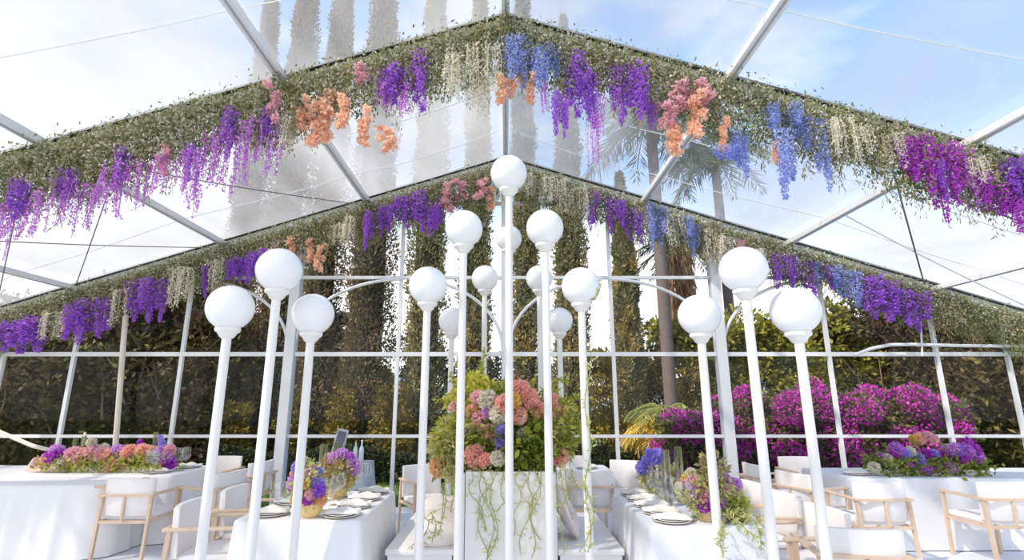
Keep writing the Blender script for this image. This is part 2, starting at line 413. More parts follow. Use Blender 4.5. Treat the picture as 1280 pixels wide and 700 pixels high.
# ------------------------------------------------------------------ garlands
CACHE = {}
def stalks(ends):
    """thin stalks from the hanging point down each strand"""
    vf = []
    for e in ends:
        e = np.array(e); mb = MB(); mb.tube([(0,0,.02),(e[0]*.8,e[1]*.8,e[2]*.12),(e[0],e[1],e[2]*.5),tuple(e)], .006, 4, .003, cap=False)
        vf.append((np.array(mb.v), np.array(mb.f)))
    return join(*vf)
def cluster_mesh(kind, colour, var):
    key = (kind, colour, var)
    if key in CACHE: return CACHE[key]
    if kind == 'raceme':                # dense tapering wisteria bunch, unit length, pointing down
        n = 900; t = rng.uniform(0,1,n)**.85; sub = rng.integers(0,3,n)
        ox = np.array([-.09,.02,.10])[sub]; oy = np.array([.03,-.05,.04])[sub]; sc = np.array([.72,1.,.82])[sub]
        rad = (.11*(1-t)**.6+.022); a = rng.uniform(0,2*PI,n); rr = rad*np.sqrt(rng.uniform(.1,1,n))
        P = np.stack([ox+rr*np.cos(a), oy+rr*np.sin(a), -t*sc], 1); size = .045
        V, Fc = join(leaves(P, sphere_dirs(n), size, size*.9, .2), stalks([(-.09,.03,-.66),(.02,-.05,-.95),(.10,.04,-.76)]))
    elif kind == 'beads':               # loose hanging strings of small blossoms
        vf = []; ends = []
        for k in range(6):
            n = 60; t = np.linspace(.0, rng.uniform(.6,1), n); ph = rng.uniform(0,6)
            x0, y0 = rng.uniform(-.16,.16), rng.uniform(-.12,.12)
            P = np.stack([x0+.03*np.sin(5*t+ph)+rng.normal(0,.014,n), y0+.03*np.cos(4*t+ph)+rng.normal(0,.014,n), -t], 1)
            vf.append(leaves(P, sphere_dirs(n), .042, .036, .2)); ends.append(tuple(P[-1]))
        vf.append(stalks(ends))
        V, Fc = join(*vf)
    elif kind == 'bulky':               # clumps of broad petals
        vf = []
        for k in range(9):
            t = k/8; c = np.array([rng.normal(0,.11*(1-t*.6)), rng.normal(0,.09), -t*.92-.04]); n = 60
            P = c + sphere_dirs(n)*rng.uniform(.04,.13,(n,1)); vf.append(leaves(P, P-c, .10, .09, .6))
        V, Fc = join(*vf)
    elif kind == 'spray':               # many fine pale drooping strands
        vf = []
        for k in range(16):
            n = 34; t = np.linspace(0, rng.uniform(.5,1), n); x0, y0 = rng.uniform(-.2,.2), rng.uniform(-.12,.12)
            P = np.stack([x0*(1+t*.3)+rng.normal(0,.018,n), y0+rng.normal(0,.018,n), -t], 1)
            vf.append(leaves(P, sphere_dirs(n)-np.array([0,0,.8]), .055, .028, .2)); vf.append(stalks([tuple(P[-1])]))
        V, Fc = join(*vf)
    o = mesh_obj('tmp', V, Fc, C[colour]); me = o.data; bpy.data.objects.remove(o)
    CACHE[key] = me; return me
PART_OF = {'purple':'purple_raceme','magenta':'magenta_raceme','mauve':'mauve_bead_strand','blue':'blue_raceme','peach':'peach_blossom','pink':'pink_blossom','cream':'cream_spray'}
KIND = {'purple':'raceme','magenta':'raceme','mauve':'beads','blue':'raceme','peach':'bulky','pink':'bulky','cream':'spray'}
def garland(D, side, label, spec):
    g = thing('flower_garland', label, 'garland', (0, D, roofz(0)), 0, None)
    Yc = -.13
    # foliage hanging from the rafter
    def band(n, hmin, hmax, yw, top=-.02):
        s = rng.uniform(-.05, XE, n); x = side*s
        ph = .5+.5*np.sin(s*5.3+D)*np.sin(s*2.1+1+D)
        depth = hmin + (hmax-hmin)*ph
        d = rng.uniform(0,1,n)**1.15*depth
        return np.stack([x + rng.normal(0,.03,n), Yc + rng.normal(0,yw,n)*(1-.4*d/depth), -SL*s + top - d], 1), d
    P, d = band(26000, .46, .76, .11)
    V1 = leaves(P, np.tile([0,-.2,-.8],(len(P),1)), .052, .019, .42)
    P, d = band(1500, .12, .2, .09, -.05)
    V2 = leaves(P, sphere_dirs(len(P))*[1,1,.5], .045, .035, .2)
    V, Fc = join(V1, V2)
    tag(mesh_obj('green_foliage', V, Fc, M_GAR, g), kind='stuff')
    # olive feathery tufts: strands
    vf = []
    for k in range(330):
        s = rng.uniform(0, XE); n = 44; L = rng.uniform(.35,.85)
        t = np.linspace(0,1,n); x0 = side*s
        P = np.stack([x0+rng.normal(0,.02,n)+.06*t*rng.normal(), Yc+rng.normal(0,.02,n)+rng.uniform(-.14,.12), -SL*s-.05-t*L], 1)
        vf.append(leaves(P, np.tile([0,0,-1.],(n,1)), .06, .012, .45))
    V, Fc = join(*vf); tag(mesh_obj('olive_strands', V, Fc, M_OLIVE, g), kind='stuff')
    vf = []
    for k in range(190):
        s = rng.uniform(0, XE); n = 60; L = rng.uniform(.25,.65); t = rng.uniform(0,1,n)
        P = np.stack([side*s+rng.normal(0,.05,n), Yc-.06+rng.normal(0,.05,n), -SL*s-.02-t*L], 1)
        vf.append(leaves(P, np.tile([0,-.2,-.5],(n,1)), .04, .026, .8))
    V, Fc = join(*vf); tag(mesh_obj('pale_buds', V, Fc, M_PALEF, g), kind='stuff')
    base = Vector((0, D, roofz(0)))
    for i, (px, y0, y1, colr, w) in enumerate(spec):
        Yp = D - .2 - rng.uniform(0,.1)
        a = at(px, y0, Yp); b = at(px, y1, Yp); L = max(.12, a.z-b.z); W = abs(at(px+w/2, y0, Yp).x - at(px-w/2, y0, Yp).x)
        me = cluster_mesh(KIND[colr], colr, i % 3)
        o = bpy.data.objects.new(PART_OF[colr], me); COL.objects.link(o); o.parent = g
        o.location = a - base; sx = W/{'raceme':.34,'beads':.34,'bulky':.46,'spray':.36}[KIND[colr]]
        o.scale = (sx, sx, L); o.rotation_euler = (0, rng.normal(0,.05), rng.uniform(0, 6.28))
    return g
A1L = [(640,45,100,'blue',22),(612,60,140,'cream',30),(592,60,132,'cream',30),(570,70,135,'cream',28),(628,92,128,'peach',18),(525,68,142,'purple',26),
 (500,84,130,'purple',26),(484,86,128,'purple',20),(508,110,150,'mauve',24),(484,110,142,'mauve',22),(455,142,180,'peach',20),(486,158,186,'peach',22),(410,115,172,'peach',30),(378,128,160,'peach',20),(393,140,182,'peach',22),(452,86,104,'pink',20),(432,118,160,'peach',20),
 (345,150,225,'mauve',26),(335,135,175,'purple',20),(322,150,215,'mauve',24),(308,155,235,'mauve',26),(291,135,200,'purple',18),(285,165,255,'mauve',26),(266,170,232,'mauve',24),(250,190,278,'mauve',24),(235,190,250,'mauve',24),(205,195,245,'mauve',24),(180,205,268,'mauve',24),(157,186,238,'purple',20),
 (148,205,275,'mauve',26),(128,215,270,'mauve',22),(113,230,300,'mauve',20),(95,225,285,'mauve',24),(75,225,270,'mauve',22),(52,240,305,'mauve',24),(28,225,275,'purple',24),(22,250,310,'mauve',26),(8,255,345,'mauve',20),
 (365,150,190,'cream',18),(240,180,225,'purple',14),(88,212,250,'purple',18),(345,110,150,'pink',18),(210,180,215,'pink',16)]
A1R = [(655,50,108,'blue',24),(642,95,120,'peach',14),(672,60,112,'blue',24),(692,58,98,'blue',24),(662,98,128,'peach',14),(680,105,142,'mauve',16),(697,115,168,'purple',16),(706,125,172,'purple',12),(719,68,145,'purple',26),(736,88,160,'purple',26),(741,140,220,'mauve',14),(748,120,175,'mauve',16),
 (770,82,158,'purple',20),(792,82,152,'purple',28),(812,125,162,'purple',14),(845,108,140,'pink',26),(862,105,138,'pink',26),(868,122,172,'peach',24),(843,158,192,'peach',24),(835,130,158,'pink',22),(880,108,130,'pink',22),(905,148,190,'peach',16),
 (926,170,225,'blue',18),(905,182,202,'blue',24),(920,165,205,'blue',18),(978,165,248,'blue',26),(968,176,206,'peach',10),(1000,145,190,'blue',22),(1022,148,240,'blue',20),(1038,150,200,'cream',24),(1052,150,212,'cream',24),(1070,160,205,'cream',22),(990,130,170,'blue',22),(965,132,165,'blue',20),
 (1130,172,228,'magenta',26),(1150,170,245,'magenta',26),(1165,185,275,'magenta',22),(1185,180,255,'magenta',24),(1203,190,265,'mauve',26),(1225,215,255,'magenta',20),(1242,232,272,'magenta',32),(1262,198,250,'purple',28),(1276,250,290,'magenta',26),(1215,200,240,'cream',26),(1110,170,215,'cream',24),(1172,200,250,'purple',18),(1270,215,260,'magenta',24)]
A2L = [(600,222,248,'pink',18),(577,224,250,'pink',18),(560,234,262,'pink',18),(612,235,262,'peach',14),(540,256,296,'purple',18),(525,238,290,'purple',18),(510,245,285,'purple',16),(548,250,285,'purple',14),(498,246,275,'purple',12),(462,264,312,'purple',14),(480,258,295,'purple',14),(488,255,290,'purple',12),(440,272,308,'cream',20),(425,280,310,'cream',18),
 (400,306,338,'peach',12),(388,300,326,'peach',12),(366,292,322,'peach',14),(345,315,350,'pink',10),(318,316,356,'purple',18),(303,322,352,'purple',18),(290,325,350,'purple',16),(330,310,345,'purple',12),(258,332,372,'purple',10),(272,325,370,'cream',20),(240,335,382,'cream',22),(222,335,390,'cream',22),(207,348,402,'purple',14),(188,347,402,'purple',20),(170,350,402,'purple',20),
 (150,362,412,'cream',22),(130,372,422,'purple',22),(112,375,430,'purple',26),(94,380,425,'purple',22),(70,390,430,'cream',24),(50,396,440,'purple',26),(30,400,442,'purple',26),(8,402,440,'purple',24),(625,232,262,'cream',18)]
A2R = [(662,218,252,'cream',20),(682,222,262,'cream',22),(702,226,268,'cream',22),(722,235,275,'cream',20),(740,256,288,'purple',12),(762,246,292,'purple',16),(776,250,284,'purple',14),(786,262,300,'purple',16),(798,266,304,'purple',14),(812,254,312,'blue',14),(826,258,306,'blue',16),(858,272,308,'blue',18),(868,280,322,'blue',12),(842,268,315,'cream',20),(745,240,262,'purple',12),
 (888,285,340,'cream',20),(905,295,335,'cream',22),(925,300,330,'pink',12),(945,312,345,'cream',18),(972,318,360,'purple',20),(986,320,360,'purple',16),(1007,325,374,'purple',18),(1020,328,358,'blue',14),(1045,332,372,'blue',20),(1062,338,385,'blue',20),(1085,345,398,'purple',26),(1104,352,402,'purple',24),(1124,360,408,'purple',26),(1145,365,414,'purple',24),(1034,330,362,'purple',12)]
garland(D1, -1, 'nearer hanging garland on the hazy side, with peach blossoms and long mauve strands', A1L)
garland(D1, 1, 'nearer hanging garland on the blue-sky side, with purple, blue and magenta bunches', A1R)
garland(D2, -1, 'farther gable garland of purple and cream bunches above the long flower runner table', A2L)
garland(D2, 1, 'farther gable garland of purple and blue bunches above the bougainvillea and palms', A2R)
# ------------------------------------------------------------------ globe lamps
def lamp_proto():
    t = thing('globe_lamp', 'x', 'lamp', (0,0,0), 0, None)
    return t
def lathe_obj(prof, name, mat, parent, loc=(0,0,0), n=32): return MB().lathe(prof, n).build(name, mat, parent, True, loc)
R_G = .165
def lamp(px, py, Y, label, r=R_G, group=None):
    c = at(px, py, Y); t = thing('globe_lamp', label, 'lamp', (c.x, Y, 0), 0, group)
    h = c.z
    k = 22; prof = [(r*math.sin(a), -r*math.cos(a)) for a in np.linspace(.42, PI, k)]
    prof[-1] = (0, r); MB().lathe(prof, 40).build('globe', GLOBE, t, True, (0,0,h))
    b = -r*math.cos(.42)
    MB().lathe([(.034,b-.075),(.05,b-.062),(.066,b-.035),(.085,b-.022),(.088,b-.004),(.083,b+.006),(.0,b+.006)], 32).build('fitter', PAINT, t, True, (0,0,h))
    MB().lathe([(.037,.02),(.034,.5),(.032,h+b-.07)], 20).build('pole', PAINT, t, True)
    MB().lathe([(.0,.0),(.14,.0),(.14,.018),(.05,.03),(.042,.05),(.0,.05)], 28).build('base', PAINT, t, True)
    return t
LF = [(288,385,3.75,'white globe lamp of the outer left trio, farthest from the planter'),(349,338,3.76,'tallest white globe lamp of the trio before the left dining table'),(391,393,4.1,'lower white globe lamp of the left trio, on the side towards the planter'),
 (535,357,4.38,'shorter white globe lamp just before the bench cushions beside the planter'),(580,286,4.38,'middle-height white globe lamp at the planter edge with the dark joint line'),(636,217,4.38,'tallest white globe lamp of all, centred before the planter'),
 (681,285,4.38,'middle-height white globe lamp before the planter edge with the leaning pillow'),(726,358,4.38,'shorter white globe lamp with yellow-green vine climbing its pole'),
 (874,394,4.1,'lower white globe lamp of the right trio, before the bowl of pink flowers'),(929,337,3.62,'tallest white globe lamp of the trio before the bougainvillea'),(994,389,3.6,'outermost white globe lamp of the right trio, beside the table chairs')]
for (x, y, Y, l) in LF: lamp(x, y, Y, l)
LB = [(606,348,6.28,'white globe lamp behind the planter, second from the vine-covered corner'),(565,401,6.28,'low white globe lamp behind the planter, on the golden foliage side'),(636,298,6.28,'tallest of the smaller globe lamps behind the planter, half hidden by the tallest pole'),
 (674,348,6.28,'white globe lamp behind the planter, partly hidden by a middle-height lamp pole'),(699,401,6.28,'low white globe lamp behind the planter beside the vine-covered lamp pole')]
for (x, y, Y, l) in LB: lamp(x, y, Y, l, .163)
# ------------------------------------------------------------------ bench + planter
BY0, BY1, BZ = 4.66, 6.12, .45
bx0 = at(481,687,BY0).x; bx1 = at(781,687,BY0).x
t = thing('platform_bench', 'low white square platform bench surrounding the tall flower planter', 'bench', ((bx0+bx1)/2, (BY0+BY1)/2, 0))
w = (bx1-bx0)/2; dd = (BY1-BY0)/2
PX0, PX1, PH = at(568,690,BY0).x, at(697,690,BY0).x, 1.06
cxb = (bx0+bx1)/2
for s_, a, b in ((-1, -w, PX0-cxb-.002), (1, PX1-cxb+.002, w)):
    MB().box(a, b, -dd, dd, BZ-.05, BZ, .012).build('seat', PAINT, t, True)
    MB().box(a+.02, b-.02, -dd+.02, dd-.02, 0, BZ-.052).build('bench_body', PAINT, t)
PD = .86
t = thing('planter', 'tall white box planter overflowing with coral flowers amid the lamps', 'planter', ((PX0+PX1)/2, BY0-.02+PD/2, 0))
w = (PX1-PX0)/2 - .001; dd = PD/2
wc = w - .085
MB().box(-wc, wc, -dd-.012, dd, .02, PH).build('planter_box', PAINT, t)
for s_ in (-1, 1):
    a, b = (s_*(wc+.006), s_*w) if s_ > 0 else (-w, -(wc+.006))
    MB().box(a, b, -dd, dd, 0, PH-.02, .008).build('side_board', PAINT, t, True)
MB().box(-wc-.006, wc+.006, -dd+.03, dd-.03, .0, PH-.03).build('gap_liner', BLACK, t)
MB().box(-wc+.04, wc-.04, -dd+.05, dd-.05, PH, PH+.02).build('soil', solid('dark_soil', (60,48,38), .9), t)
# ------------------------------------------------------------------ flowers for arrangements
def bloom_mesh(kind, colour, var=0):
    key = ('bloom', kind, colour, var)
    if key in CACHE: return CACHE[key]
    if kind == 'ball':                  # rounded head of small florets, radius 1
        n = 420; d = sphere_dirs(n); V, Fc = leaves(d*rng.uniform(.75,.95,(n,1)), d, .30, .34, .9)
        n2 = 160; d2 = sphere_dirs(n2); V, Fc = join((V,Fc), leaves(d2*.5, d2, .5, .6, .3))
    elif kind == 'rose':                # layered broad petals
        vf = []
        for r, n in ((.15,14),(.4,30),(.65,48),(.85,60)):
            d = sphere_dirs(n); d[:,2] = np.abs(d[:,2])*.9-.15; d = unit(d)
            vf.append(leaves(d*r, d+np.array([0,0,.8]), .5, .55, .25))
        V, Fc = join(*vf)
    elif kind == 'spike':               # delphinium-like spike, height 2
        n = 300; t = rng.uniform(0,1,n); r = .42*(1-t)**.6+.06; a = rng.uniform(0,6.28,n)
        P = np.stack([r*np.cos(a), r*np.sin(a), -1+2*t], 1); V, Fc = leaves(P, P*[1,1,.2]+.1, .26, .28, .6)
    o = mesh_obj('tmp', V, Fc, C[colour]); me = o.data; bpy.data.objects.remove(o); CACHE[key] = me; return me
def bloom(parent, p, r, kind, colour, name=None, base=None):
    me = bloom_mesh(kind, colour, random.randint(0,1)); nm = name or {'ball':'_hydrangea','rose':'_rose','spike':'_delphinium'}[kind]
    o = bpy.data.objects.new(colour + nm, me); COL.objects.link(o); o.parent = parent
    o.location = Vector(p) - Vector(parent.location); o.scale = (r,r,r); o.rotation_euler = (random.uniform(-.4,.4), random.uniform(-.4,.4), random.uniform(0,6))
    return o
def vine(parent, pts, name='trailing_vine', L=.07, W=.018, dens=42, mat=None, rad=.0035):
    """stem through pts (world) with narrow leaves"""
    pts = [Vector(p) for p in pts]; fine = []
    for i in range(len(pts)-1):
        p0 = pts[max(i-1,0)]; p1 = pts[i]; p2 = pts[i+1]; p3 = pts[min(i+2,len(pts)-1)]
        for k in range(8):
            t = k/8; fine.append(.5*((2*p1)+(p2-p0)*t+(2*p0-5*p1+4*p2-p3)*t*t+(3*p1-p0-3*p2+p3)*t**3))
    fine.append(pts[-1]); off = Vector(parent.location); fine = [p-off for p in fine]
    A = np.array([list(p) for p in fine]); seg = np.linalg.norm(np.diff(A,axis=0),axis=1); tot = seg.sum(); n = max(6, int(tot*dens))
    cum = np.concatenate([[0],np.cumsum(seg)]); s = rng.uniform(0,tot,n)
    P = np.stack([np.interp(s,cum,A[:,k]) for k in range(3)],1); T = np.stack([np.interp(s+.01,cum,A[:,k]) for k in range(3)],1)-P
    V, Fc = leaves(P, unit(T+1e-6)*.6+sphere_dirs(n)*.9, L, W, .2)
    mb = MB(); mb.tube(fine, rad, 4)
    o4 = np.array([f for f in mb.f if len(f)==4]); V2, F2 = join((np.array(mb.v), o4), (V,Fc))
    return mesh_obj(name, V2, F2, mat or M_VINE, parent)
def foliage(parent, c, R, n, L, W, mat, name='foliage', down=.0, shell=.4):
    d = sphere_dirs(n); rr = rng.uniform(shell,1,(n,1))**.7
    lump = 1+.18*np.sin(d[:,:1]*7+1)*np.cos(d[:,2:]*6)
    P = d*rr*lump*np.array(R) + np.array(Vector(c)-Vector(parent.location))
    V, Fc = leaves(P, d-np.array([0,0,down]), L, W, .6)
    return tag(mesh_obj(name, V, Fc, mat, parent), kind='stuff')
# central arrangement
AY = 5.02
arr = thing('flower_arrangement', 'huge arrangement of coral hydrangeas and yellow-green foliage atop the white planter', 'flowers', ((PX0+PX1)/2, AY, PH+.02))
A0 = Vector(arr.location)
foliage(arr, at(640,560,AY-.05), (.42,.34,.30), 5200, .085, .05, M_DKLEAF, 'dense_leaves', .2)
foliage(arr, at(600,540,AY), (.40,.34,.36), 3000, .07, .03, M_ARRL, 'feathery_leaves')
foliage(arr, at(685,535,AY), (.30,.3,.32), 2600, .07, .022, M_ARRL, 'feathery_leaves')
foliage(arr, at(632,515,AY), (.36,.28,.26), 2600, .06, .04, M_ARRL, 'feathery_leaves')
foliage(arr, at(568,560,AY-.1), (.2,.2,.28), 1800, .07, .018, M_VINE, 'golden_sprays')
for (x, y, r, kd, cl) in [(650,486,13,'ball','coral'),(661,498,14,'ball','coral'),(672,512,12,'ball','coral'),(688,498,10,'ball','coral'),(691,512,10,'ball','coral'),(683,520,12,'ball','peach'),(648,520,12,'ball','peach'),(631,504,13,'ball','coral'),
 (600,525,13,'ball','pink'),(613,540,12,'ball','coral'),(605,538,9,'ball','pink'),(594,570,15,'ball','coral'),(582,568,8,'ball','coral'),(606,575,10,'ball','coral'),(552,551,14,'ball','peach'),(547,553,11,'ball','coral'),(550,582,15,'ball','orange'),(562,535,13,'ball','cream'),(573,510,13,'ball','pink'),
 (610,500,14,'ball','cream'),(597,497,10,'ball','pink'),(623,518,13,'ball','cream'),(611,514,10,'ball','lilac'),(627,538,9,'ball','violet'),(626,555,9,'ball','violet'),(606,548,6,'ball','violet'),(672,532,6,'ball','violet'),
 (700,571,12,'ball','coral'),(695,573,9,'ball','coral'),(686,552,11,'ball','coral'),(689,541,10,'ball','coral'),(668,548,8,'ball','orange'),(655,545,11,'ball','cream'),(622,573,10,'ball','cream'),(703,515,9,'ball','peach'),(590,515,10,'ball','peach'),(640,500,12,'ball','yellow'),(585,535,12,'ball','cream')]:
    Y = AY-.36+.004*abs(x-632)-.1*(y>560)
    bloom(arr, at(x,y,Y), r/F_PX*Y*.86, kd, cl)
foliage(arr, at(592,502,AY), (.24,.2,.26), 1500, .055, .036, leafmat('lime_leaf',[(214,210,90),(232,224,120),(190,196,84)],.5), 'lime_leaves')
foliage(arr, at(566,552,AY-.1), (.2,.18,.22), 1000, .045, .03, leafmat('lime_leaf',[(0,0,0)],.5), 'lime_leaves')
# upright and outflung sprays
for k in range(20):
    a = random.uniform(-1.25,1.25); p0 = at(632+random.uniform(-25,25), 555, AY); L = random.uniform(.45,.78)
    q = p0 + Vector((math.sin(a)*L*1.05, random.uniform(-.2,.2), math.cos(a)*L*.85+.05))
    vine(arr, [p0, p0.lerp(q,.5)+Vector((0,0,.06)), q], 'upright_spray', .055, .024, 110, M_ARRL)
for (x0, y0, x1, y1) in [(600,480,606,440),(575,500,563,470),(570,510,545,500),(700,500,740,500),(700,520,728,545),(560,560,540,600),(690,480,712,478),(580,480,570,455)]:
    p = at(x0,y0,AY); q = at(x1,y1,AY-.1); vine(arr, [p, p.lerp(q,.5)+Vector((0,0,.03)), q], 'upright_spray', .05, .028, 160, M_ARRL)
# vines down the face
FY = BY0-.05
for k, (x0, x1, y1) in enumerate([(600,606,690),(612,600,665),(590,598,650),(622,612,700),(638,628,640),(662,655,693),(668,672,675),(650,664,640),(676,660,698),(630,640,680),(604,615,700),(648,640,665)]):
    pts = []; N_ = 6
    for i in range(N_+1):
        t = i/N_; y = 588+(y1-588)*t; pts.append(at(x0+(x1-x0)*t+(7*math.sin(t*7+k) if 0<i else 0), y, FY-.02*math.sin(3*t)))
    pts = [at(x0, 578, FY+.2)] + pts
    vine(arr, pts, 'trailing_vine', .07, .010, 40)
for k, (x0,y0,x1,y1) in enumerate([(560,575,552,650),(565,580,563,640),(570,585,573,625),(705,570,712,625),(712,575,700,640),(700,585,716,650),(715,585,722,610),(555,590,548,670),(695,590,706,690)]):
    p = at(x0,y0,FY+.05); q = at(x1,y1,FY-.1); m_ = p.lerp(q,.5)+Vector((.04*math.sin(k*2),-.03,.02))
    vine(arr, [p, m_, q], 'trailing_vine', .05, .010, 70)
# climbing vine on the lamp pole and low ones near bench
cv = thing('climbing_vine', 'yellow-green vine climbing the lamp pole beside the flower arrangement', 'vine', (at(730,690,4.36).x, 4.36, 0))
vine(cv, [at(735+4*math.sin(i*1.3),690-i*22,4.33) if i<13 else at(738,400,4.33) for i in range(13)], 'vine_stem', .05, .02, 45)
vine(cv, [at(728,600,4.3),at(742,640,4.28),at(735,670,4.28),at(724,690,4.28)], 'side_shoot', .06, .014, 60)
vine(cv, [at(725,375,4.3),at(745,372,4.3),at(752,352,4.28)], 'side_shoot', .05, .02, 50)
cv = thing('climbing_vine', 'sparse vine trailing over the bench front below the white cushions', 'vine', (at(540,690,4.5).x, 4.5, 0))
vine(cv, [at(522,645,4.5),at(536,652,4.5),at(528,672,4.48),at(516,681,4.48)], 'vine_stem', .075, .016, 60)
vine(cv, [at(538,640,4.5),at(545,655,4.5),at(540,676,4.5)], 'side_shoot', .06, .016, 80)
# cushions
def pillow(c, sx, sy, sz, rot, label, mat=PILLOW, e=.55):
    nu, nv = 28, 14; V = []; Fc = []
    def sg(v, p): return math.copysign(abs(v)**p, v)
    for j in range(nv+1):
        ph = -PI/2 + PI*j/nv
        for i in range(nu):
            th = 2*PI*i/nu; cr = sg(math.cos(ph), .8)
            x = sg(math.cos(th), e)*cr; y = sg(math.sin(th), e)*cr; z = math.sin(ph)
            edge = max(abs(x),abs(y)); z *= (1-.55*edge**3)*(1+.05*math.sin(x*9+y*5))
            V.append((x*sx/2, y*sy/2, z*sz/2))
    for j in range(nv):
        for i in range(nu): Fc.append((j*nu+i, j*nu+(i+1)%nu, (j+1)*nu+(i+1)%nu, (j+1)*nu+i))
    o = mesh_obj('pillow', V, Fc, mat, None, True); o.location = c; o.rotation_euler = rot; return tag(o, label, 'pillow')
pillow((at(551,660,4.95).x, 4.93, BZ+.115), .44, .44, .17, (math.radians(30),0,.4), 'plump white pillow lying on the bench before the planter, lower of the stacked two')
pillow((at(556,640,5.3).x-.02, 5.36, BZ+.15), .40, .34, .15, (math.radians(52),0,.25), 'white pillow propped behind the plump one on the bench')
pillow((at(708,650,5.0).x, 5.06, BZ+.235), .48, .44, .15, (math.radians(8),math.radians(66),.15), 'blush pillow leaning against the planter side on the bench', PILLOW_P)
# ------------------------------------------------------------------ tables
def cloth_mesh(w, l, h, r=.05, flare=.07, folds=26, amp=.018, seed=0, round_=False, half=False):
    """top at z=h, skirt to the floor; rounded rectangle or ellipse outline"""
    per = []
    if round_:
        for i in range(120):
            a = 2*PI*i/120; x, y = w/2*math.cos(a), l/2*math.sin(a)
            nx, ny = math.cos(a), math.sin(a)
            if half and y > 0: y = 0; nx, ny = 0, 1
            per.append((x, y, nx, ny))
    else:
        def side(x0,y0,x1,y1,nx,ny,k): return [(x0+(x1-x0)*i/k, y0+(y1-y0)*i/k, nx, ny) for i in range(k)]
        kx, ky = max(8,int(w*22)), max(8,int(l*22)); W, L_ = w/2, l/2
        def corner(cx,cy,a0): return [(cx+r*math.cos(math.radians(a0+15*k)), cy+r*math.sin(math.radians(a0+15*k)), math.cos(math.radians(a0+15*k)), math.sin(math.radians(a0+15*k))) for k in range(6)]
        per = side(-W+r,-L_,W-r,-L_,0,-1,kx)+corner(W-r,-L_+r,-90)+side(W,-L_+r,W,L_-r,1,0,ky)+corner(W-r,L_-r,0)+side(W-r,L_,-W+r,L_,0,1,kx)+corner(-W+r,L_-r,90)+side(-W,L_-r,-W,-L_+r,-1,0,ky)+corner(-W+r,-L_+r,180)
    n = len(per); rs = random.Random(seed); ph = [rs.uniform(0,6) for _ in range(4)]
    s = [0]
    for i in range(1, n): s.append(s[-1]+math.hypot(per[i][0]-per[i-1][0], per[i][1]-per[i-1][1]))
    tot = s[-1]+.05
    V = []; rows = [(0,-.012),(.01,-.004),(.018,-.012)]  # rim rounding
    levels = [0,.04,.12,.25,.4,.55,.7,.85,1.]
    for (x,y,nx,ny) in per: V.append((x-nx*.03, y-ny*.03, h))
    for (x,y,nx,ny) in per: V.append((x-nx*.008, y-ny*.008, h-.003))
    for lv in levels:
        z = h-.014-(h-.02-.014+.012)*lv if lv < 1 else .008
        for i,(x,y,nx,ny) in enumerate(per):
            a = 2*PI*s[i]/tot
            f = math.sin(a*folds+ph[0]+lv*.4)*.6+math.sin(a*folds*.47+ph[1])*.5+math.sin(a*folds*1.9+ph[2])*.2
            k = min(1, lv*1.8)
            o = flare*lv + amp*k*f + amp*k*.3
            if half and ny == 1 and nx == 0: o = 0
            V.append((x+nx*o, y+ny*o, z))
    Fc = [tuple(range(n))]
    m_ = len(levels)+2
    for j in range(m_-1):
        for i in range(n): Fc.append((j*n+i, (j+1)*n+i, (j+1)*n+(i+1)%n, j*n+(i+1)%n))
    return V, Fc
def table(name, loc, w, l, h, label, clabel, mat=CLOTH, rz=0, **kw):
    t = thing(name, label, 'table', loc, rz)
    if kw.get('round_'):
        prof = [(0,h-.04),(min(w,l)/2-.03,h-.04),(min(w,l)/2-.03,h-.006),(0,h-.006)]
        if kw.get('half'): MB().box(-w/2+.12, w/2-.12, -l/2*.55, -.03, h-.04, h-.006).build('tabletop', OAK, t)
        else: MB().lathe(prof, 40).build('tabletop', OAK, t)
    else: MB().box(-w/2+.02, w/2-.02, -l/2+.02, l/2-.02, h-.04, h-.006, .01).build('tabletop', OAK, t)
    for sx in (-1,1):
        for sy in ((-1,1) if not kw.get('half') else (-.9,-.15)):
            x = sx*(w/2-.12)*(1 if not kw.get('round_') else .6); y = sy*(l/2-.12)*(1 if not kw.get('round_') else .6)
            MB().tube([(x,y,.0),(x,y,h-.04)], .025, 10).build('leg', OAK, t, True)
    V, Fc = cloth_mesh(w, l, h, seed=len(name)+int(abs(loc[0])*10), **kw)
    c = mesh_obj('tablecloth', V, Fc, mat, None, True, loc); c.rotation_euler = (0,0,rz)
    try: c.data.set_sharp_from_angle(angle=math.radians(60))
    except Exception: pass
    tag(c, clabel, 'tablecloth'); return t
TZ = .75
LTa, LTb, LTc = on(292,650,TZ), on(450,651,TZ), on(496,613.5,TZ)
LX, LW, LY0, LY1 = (LTa.x+LTb.x)/2, LTb.x-LTa.x, LTb.y, LTc.y
table('dining_table', (LX,(LY0+LY1)/2,0), LW, LY1-LY0, TZ, 'rectangular dining table under cloth behind the left lamp trio', 'white tablecloth draped over the dining table holding peach and purple flowers', folds=20, amp=.012)
RTa, RTb, RTc = on(813,658,TZ), on(969,659,TZ), on(767,616,TZ)
RX, RW, RY0, RY1 = (RTa.x+RTb.x)/2, RTb.x-RTa.x, RTa.y, RTc.y
table('dining_table', (RX,(RY0+RY1)/2,0), RW, RY1-RY0, TZ, 'rectangular dining table under cloth behind the right lamp trio', 'white tablecloth draped over the dining table holding pink flowers in a wooden bowl', CLOTH_B, folds=34, amp=.016)
